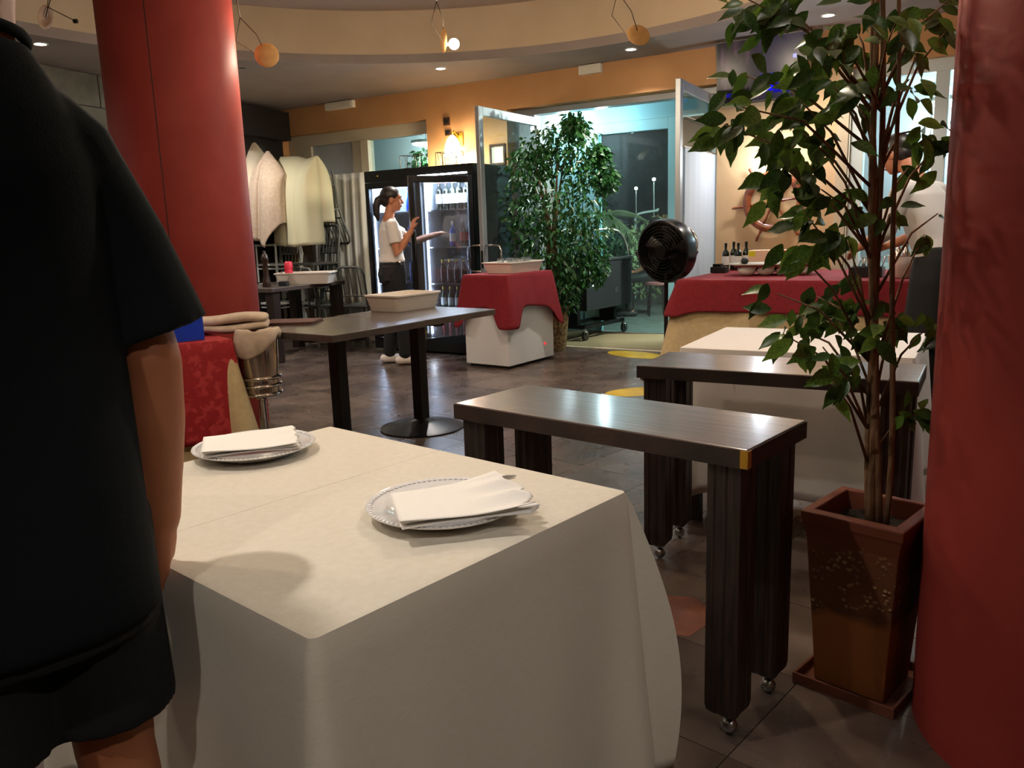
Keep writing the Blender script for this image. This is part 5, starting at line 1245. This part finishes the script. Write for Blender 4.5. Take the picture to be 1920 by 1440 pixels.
# ---- the person standing at left, seen from behind
P = thing('person', 'person in dark navy T-shirt and black shorts standing at left, back to viewer', 'person', (-.678, 1.05, 0), R(46)); P.scale = (1.0, 1.0, 1.015)
b = B()
T, M_ = head(b, (.040, .03, 1.622), R(-30))
b.limb([V3(.004, -.01, 1.43), V3(.018, .0, 1.50), V3(.034, .015, 1.57)], [.072, .063, .060])
b.loft([(0, 0, .86, .14, .10), (0, 0, .95, .14, .11), (0, 0, 1.08, .12, .095), (0, 0, 1.25, .135, .105), (0, 0, 1.33, .135, .095), (0, -.005, 1.40, .10, .075), (0, -.005, 1.45, .06, .06)], 28, 2.3)
for sx in (-1, 1):
    sh, el, wr = V3(sx * .140, -.01, 1.345), V3(sx * .186, -.045, 1.06), V3(sx * .190, -.005, .82)
    b.limb([V3(sx * .10, -.005, 1.35), sh, sh.lerp(el, .5), el, el.lerp(wr, .35), wr], [.046, .044, .046, .042, .042, .028])
    hand(b, wr, V3(-sx * .10, .15, -1), V3(-sx * 1.0, .25, 0), curl=.28, thumb_side=sx)
    hp, kn, an = V3(sx * .080, 0, .88), V3(sx * .088, .012, .48), V3(sx * .09, -.03, .075)
    b.limb([hp, hp.lerp(kn, .4), kn, kn.lerp(an, .3) + V3(0, -.018, 0), kn.lerp(an, .75), an], [.080, .070, .056, .055, .038, .034])
    b.limb([an + V3(0, -.03, -.03), an + V3(0, .06, -.04), an + V3(sx * .01, .17, -.048)], [.034, .034, .026])
b.build('body', 'skin_tan', P, smooth=180, remesh=.0065, smoothit=3)
face(P, T, M_)
h_ = B().ell(T(0, -.022, .045), (.083, .098, .092), 22, 14, M_); h_.ell(T(0, -.055, -.02), (.072, .055, .07), 18, 12, M_)
h_.build('hair', 'hair_dark', P, smooth=180, remesh=.008)
s_ = B().loft([(.0, -.005, .725, .160, .142), (.0, -.005, .74, .161, .144), (0, -.004, .92, .158, .140), (0, 0, 1.08, .158, .130), (0, 0, 1.22, .156, .126), (0, -.002, 1.32, .152, .115), (0, -.005, 1.39, .130, .098), (.004, -.005, 1.44, .102, .083), (.012, -.004, 1.475, .074, .070)], 36, 2.4)
for sx in (-1, 1):
    s_.limb([V3(sx * .08, -.005, 1.385), V3(sx * .118, -.008, 1.352), V3(sx * .146, -.012, 1.27)], [.060, .064, .068])
    s_.tube([V3(sx * .130, -.010, 1.325), V3(sx * .163, -.018, 1.23), V3(sx * .196, -.036, 1.10)], [.062, .071, .080], 20)
s_.build('shirt', 'navy_shirt', P, smooth=180, remesh=.0075, smoothit=3)
B().ring([[(.013 + (.076 + .007 * math.cos(2 * math.pi * k / 8)) * math.cos(2 * math.pi * j / 28), -.004 + (.070 + .007 * math.cos(2 * math.pi * k / 8)) * math.sin(2 * math.pi * j / 28), 1.476 + .012 * math.sin(2 * math.pi * j / 28) * -1 + .008 * math.sin(2 * math.pi * k / 8)) for k in range(8)] for j in range(28)], closed=True).build('collar', 'navy_shirt', P, smooth=180)
s_ = B().loft([(0, 0, .98, .15, .115), (0, 0, .90, .162, .128), (0, 0, .80, .152, .130), (0, 0, .70, .152, .128)], 32, 2.4)
for sx in (-1, 1): s_.tube([V3(sx * .085, 0, .86), V3(sx * .082, .002, .70), V3(sx * .084, .003, .555)], [.088, .092, .095], 24)
s_.build('shorts', 'black_shorts', P, smooth=180, remesh=.009, smoothit=3)
for sx in (-1, 1):
    B().limb([V3(sx * .09, -.075, .038), V3(sx * .09, .05, .040), V3(sx * .10, .15, .034)], [.038, .044, .038]).build('shoe', 'shoe_dark', P, smooth=180)

# ---- the woman at the fridge
G = thing('person', 'woman with ponytail in white T-shirt and black trousers reaching into the fridge', 'person', (-1.10, 7.77, 0), R(-76))
b = B()
T, M_ = head(b, (0, .035, 1.545), R(-6), R(-3), .98)
b.limb([V3(0, -.01, 1.37), V3(0, .005, 1.43), V3(0, .02, 1.49)], [.056, .048, .048])
b.loft([(0, 0, .82, .145, .105), (0, 0, .92, .150, .11), (0, .0, 1.03, .118, .085), (0, 0, 1.17, .135, .10), (0, 0, 1.28, .15, .095), (0, -.005, 1.355, .095, .07), (0, -.005, 1.39, .05, .05)], 28, 2.2)
# right arm (towards the viewer): elbow low, hand up on the door edge
sh, el, wr = V3(.158, .0, 1.315), V3(.185, .035, 1.05), V3(.12, .19, 1.27)
b.limb([V3(.10, 0, 1.325), sh, sh.lerp(el, .5), el, el.lerp(wr, .35), wr], [.048, .046, .043, .036, .037, .025])
hand(b, wr, V3(-.05, .25, 1), V3(-.3, 1, -.2), curl=.45, thumb_side=-1, sc=.95)
# left arm reaching forward into the fridge
sh, el, wr = V3(-.155, .01, 1.31), V3(-.22, .26, 1.16), V3(-.30, .49, 1.22)
b.limb([V3(-.10, 0, 1.325), sh, sh.lerp(el, .5), el, el.lerp(wr, .35), wr], [.048, .046, .042, .035, .036, .025])
hand(b, wr, V3(-.15, 1, .15), V3(0, .1, -1), curl=.4, thumb_side=1, sc=.95)
for sx in (-1, 1):
    y1 = .05 if sx > 0 else -.03
    hp, kn, an = V3(sx * .08, 0, .84), V3(sx * .085, y1 + .01, .46), V3(sx * .085, y1 * 1.6 - .02, .075)
    b.limb([hp, hp.lerp(kn, .4), kn, kn.lerp(an, .35), an], [.09, .08, .055, .052, .034]); b.limb([an + V3(0, -.02, -.03), an + V3(0, .09, -.045)], [.03, .028])
b.build('body', 'skin', G, smooth=180, remesh=.007, smoothit=2)
face(G, T, M_, .98)
h_ = B().ell(T(0, -.020, .046), (.080, .096, .086), 22, 14, M_); h_.ell(T(0, -.06, .0), (.066, .052, .064), 18, 12, M_)
h_.limb([T(0, -.105, .03), T(0, -.135, .0), T(0, -.15, -.06), T(.005, -.145, -.14), T(.005, -.13, -.19)], [.022, .034, .036, .030, .012])
h_.build('hair', 'hair_dark', G, smooth=180, remesh=.008)
s_ = B().loft([(0, 0, .975, .152, .122), (0, 0, .99, .153, .123), (0, 0, 1.05, .138, .110), (0, .005, 1.17, .145, .115), (0, 0, 1.27, .155, .105), (0, -.004, 1.33, .125, .085), (0, -.004, 1.365, .078, .066), (0, -.002, 1.385, .058, .056)], 32, 2.2)
for sx, e0 in ((1, V3(.178, .022, 1.15)), (-1, V3(-.19, .135, 1.235))):
    s0 = V3(sx * .15, .002, 1.315); s_.limb([V3(sx * .09, 0, 1.32), s0], [.056, .056]); s_.tube([s0, s0.lerp(e0, .5), e0], [.055, .055, .056], 18)
s_.build('shirt', 'white_shirt', G, smooth=180, remesh=.0075, smoothit=2)
s_ = B().loft([(0, 0, 1.0, .145, .112), (0, 0, .96, .155, .120), (0, -.006, .86, .172, .135), (0, 0, .78, .170, .130)], 30, 2.2)
for sx in (-1, 1):
    y1 = .05 if sx > 0 else -.03
    s_.limb([V3(sx * .08, 0, .82), V3(sx * .085, y1 * .5, .65), V3(sx * .085, y1 + .01, .46), V3(sx * .085, y1 * 1.4, .28), V3(sx * .085, y1 * 1.6 - .015, .11)], [.098, .09, .072, .068, .062])
s_.build('trousers', 'black_trousers', G, smooth=180, remesh=.008, smoothit=2)
B().bx(.10, .165, -.10, .02, .80, .95).build('waist_pouch', 'black_matt', G, bevel=.012)
B().tube([V3(.145, .02, .985), V3(.152, .055, .975), V3(.15, .07, .95)], .007, 6).build('belt_clip', 'chrome', G, smooth=180)
for sx in (-1, 1):
    y1 = (.05 if sx > 0 else -.03) * 1.6 - .02
    q = B().limb([V3(sx * .085, y1 - .05, .045), V3(sx * .085, y1 + .06, .043), V3(sx * .088, y1 + .16, .036)], [.043, .044, .034]).build('shoe', 'shoe_white', G, smooth=180)
    B().limb([V3(sx * .085, y1 - .055, .014), V3(sx * .085, y1 + .06, .014), V3(sx * .088, y1 + .175, .014)], [.014, .014, .013]).build('sole', 'white_enamel', q, smooth=180)

# ---- the waiter leaning over the buffet behind the tree
H = thing('person', 'waiter in white shirt and black apron leaning over the buffet behind the tree', 'person', (2.66, 5.02, 0), R(33))
b = B(); LN = .16
def lean(x, y, z): return V3(x, y + max(0, z - .95) * LN * 2.2, z - max(0, z - .95) * .05)
T, M_ = head(b, lean(0, .05, 1.66) + V3(0, .03, 0), 0, R(-22))
b.limb([lean(0, -.01, 1.47), lean(0, .0, 1.53), lean(0, .03, 1.60)], [.064, .055, .055])
b.loft([(0, 0, .88, .15, .11), (0, .0, .98, .15, .11)] + [tuple(lean(0, 0, z)) + r for z, r in ((1.10, (.14, .10)), (1.28, (.165, .11)), (1.40, (.175, .10)), (1.46, (.11, .08)), (1.50, (.06, .06)))], 28, 2.3)
for sx in (-1, 1):
    sh, el, wr = lean(sx * .19, 0, 1.42), lean(sx * .25, .14, 1.17), lean(sx * .16, .40, 1.07)
    b.limb([lean(sx * .12, 0, 1.42), sh, sh.lerp(el, .5), el, el.lerp(wr, .35), wr], [.056, .054, .049, .042, .041, .029]); hand(b, wr, V3(-sx * .25, .9, -.35), V3(-sx * .4, .1, -.9), curl=.4, thumb_side=sx)
    hp, kn, an = V3(sx * .09, 0, .90), V3(sx * .10, .01, .49), V3(sx * .10, -.03, .08)
    b.limb([hp, hp.lerp(kn, .4), kn, kn.lerp(an, .35), an], [.09, .08, .056, .054, .036]); b.limb([an + V3(0, -.03, -.03), an + V3(0, .1, -.045)], [.034, .03])
b.build('body', 'skin', H, smooth=180, remesh=.008, smoothit=2)
face(H, T, M_)
h_ = B().ell(T(0, -.020, .048), (.081, .097, .088), 22, 14, M_); h_.ell(T(0, -.055, -.01), (.07, .05, .06), 18, 12, M_); h_.build('hair', 'hair_dark', H, smooth=180, remesh=.009)
s_ = B().loft([(0, 0, .96, .168, .128), (0, .005, 1.0, .170, .128)] + [tuple(lean(0, 0, z)) + r for z, r in ((1.12, (.168, .125)), (1.28, (.188, .130)), (1.40, (.195, .120)), (1.455, (.14, .10)), (1.49, (.085, .076)), (1.505, (.07, .068)))], 32, 2.3)
for sx in (-1, 1):
    sh, el, wr = lean(sx * .19, 0, 1.42), lean(sx * .25, .14, 1.17), lean(sx * .16, .40, 1.07); s_.limb([lean(sx * .1, 0, 1.41), sh], [.066, .066]); s_.tube([sh, sh.lerp(el, .5), el, el.lerp(wr, .35)], [.066, .064, .060, .056], 18)
s_.build('shirt', 'white_shirt', H, smooth=180, remesh=.009, smoothit=2)
s_ = B().loft([(0, 0, 1.06, .160, .125), (0, 0, .98, .176, .138), (0, 0, .86, .195, .15), (0, .005, .60, .21, .165), (0, .005, .45, .215, .17)], 30, 2.3)
for sx in (-1, 1): s_.limb([V3(sx * .09, 0, .60), V3(sx * .10, .01, .46), V3(sx * .10, -.02, .10)], [.10, .085, .07])
s_.build('apron_and_trousers', 'black_trousers', H, smooth=180, remesh=.009, smoothit=2)
for sx in (-1, 1): B().limb([V3(sx * .10, -.07, .042), V3(sx * .10, .06, .042), V3(sx * .11, .16, .034)], [.042, .046, .034]).build('shoe', 'shoe_dark', H, smooth=180)

# ---- the guest seated outside, mostly hidden by the fan
Q = thing('person', 'guest in dark clothes seated outside behind the fan', 'person', (2.06, 11.35, -.012), R(80))
b = B()
T, M_ = head(b, (0, .03, 1.22), 0, R(-8)); b.limb([V3(0, -.01, 1.04), V3(0, 0, 1.10), V3(0, .015, 1.16)], [.06, .054, .054])
b.loft([(0, 0, .48, .16, .12), (0, 0, .56, .155, .115), (0, 0, .68, .14, .10), (0, 0, .84, .16, .11), (0, 0, .96, .17, .10), (0, -.005, 1.03, .10, .08), (0, -.005, 1.06, .06, .06)], 26, 2.3)
for sx in (-1, 1):
    sh, el, wr = V3(sx * .18, 0, .98), V3(sx * .23, .08, .72), V3(sx * .12, .28, .62)
    b.limb([V3(sx * .1, 0, .98), sh, el, wr], [.055, .054, .042, .029]); hand(b, wr, V3(-sx * .3, 1, -.1), V3(0, 0, -1), curl=.4, thumb_side=sx)
    b.limb([V3(sx * .09, 0, .55), V3(sx * .11, .40, .52), V3(sx * .11, .38, .30), V3(sx * .11, .36, .09)], [.085, .060, .054, .038]); b.limb([V3(sx * .11, .33, .06), V3(sx * .11, .50, .045)], [.036, .03])
b.build('body', 'skin', Q, smooth=180, remesh=.010, smoothit=2)
face(Q, T, M_)
B().ell(T(0, -.020, .048), (.081, .097, .088), 20, 12, M_).build('hair', 'hair_dark', Q, smooth=180)
s_ = B().loft([(0, 0, .50, .178, .14), (0, 0, .60, .175, .135), (0, 0, .84, .178, .128), (0, 0, .96, .19, .12), (0, -.005, 1.03, .11, .09), (0, -.005, 1.06, .07, .07)], 28, 2.3)
for sx in (-1, 1): s_.limb([V3(sx * .1, 0, .98), V3(sx * .18, 0, .98), V3(sx * .23, .08, .74)], [.065, .065, .058])
s_.build('shirt', 'grey_trousers', Q, smooth=180, remesh=.011, smoothit=2)
s_ = B().loft([(0, 0, .64, .16, .12), (0, 0, .49, .19, .15)], 24, 2.3)
for sx in (-1, 1): s_.limb([V3(sx * .09, 0, .565), V3(sx * .11, .41, .53), V3(sx * .11, .39, .30), V3(sx * .11, .37, .12)], [.095, .078, .072, .062])
s_.build('trousers', 'charcoal', Q, smooth=180, remesh=.011, smoothit=2)
for sx in (-1, 1): B().limb([V3(sx * .11, .30, .045), V3(sx * .11, .42, .045), V3(sx * .115, .52, .036)], [.042, .044, .034]).build('shoe', 'shoe_dark', Q, smooth=180)
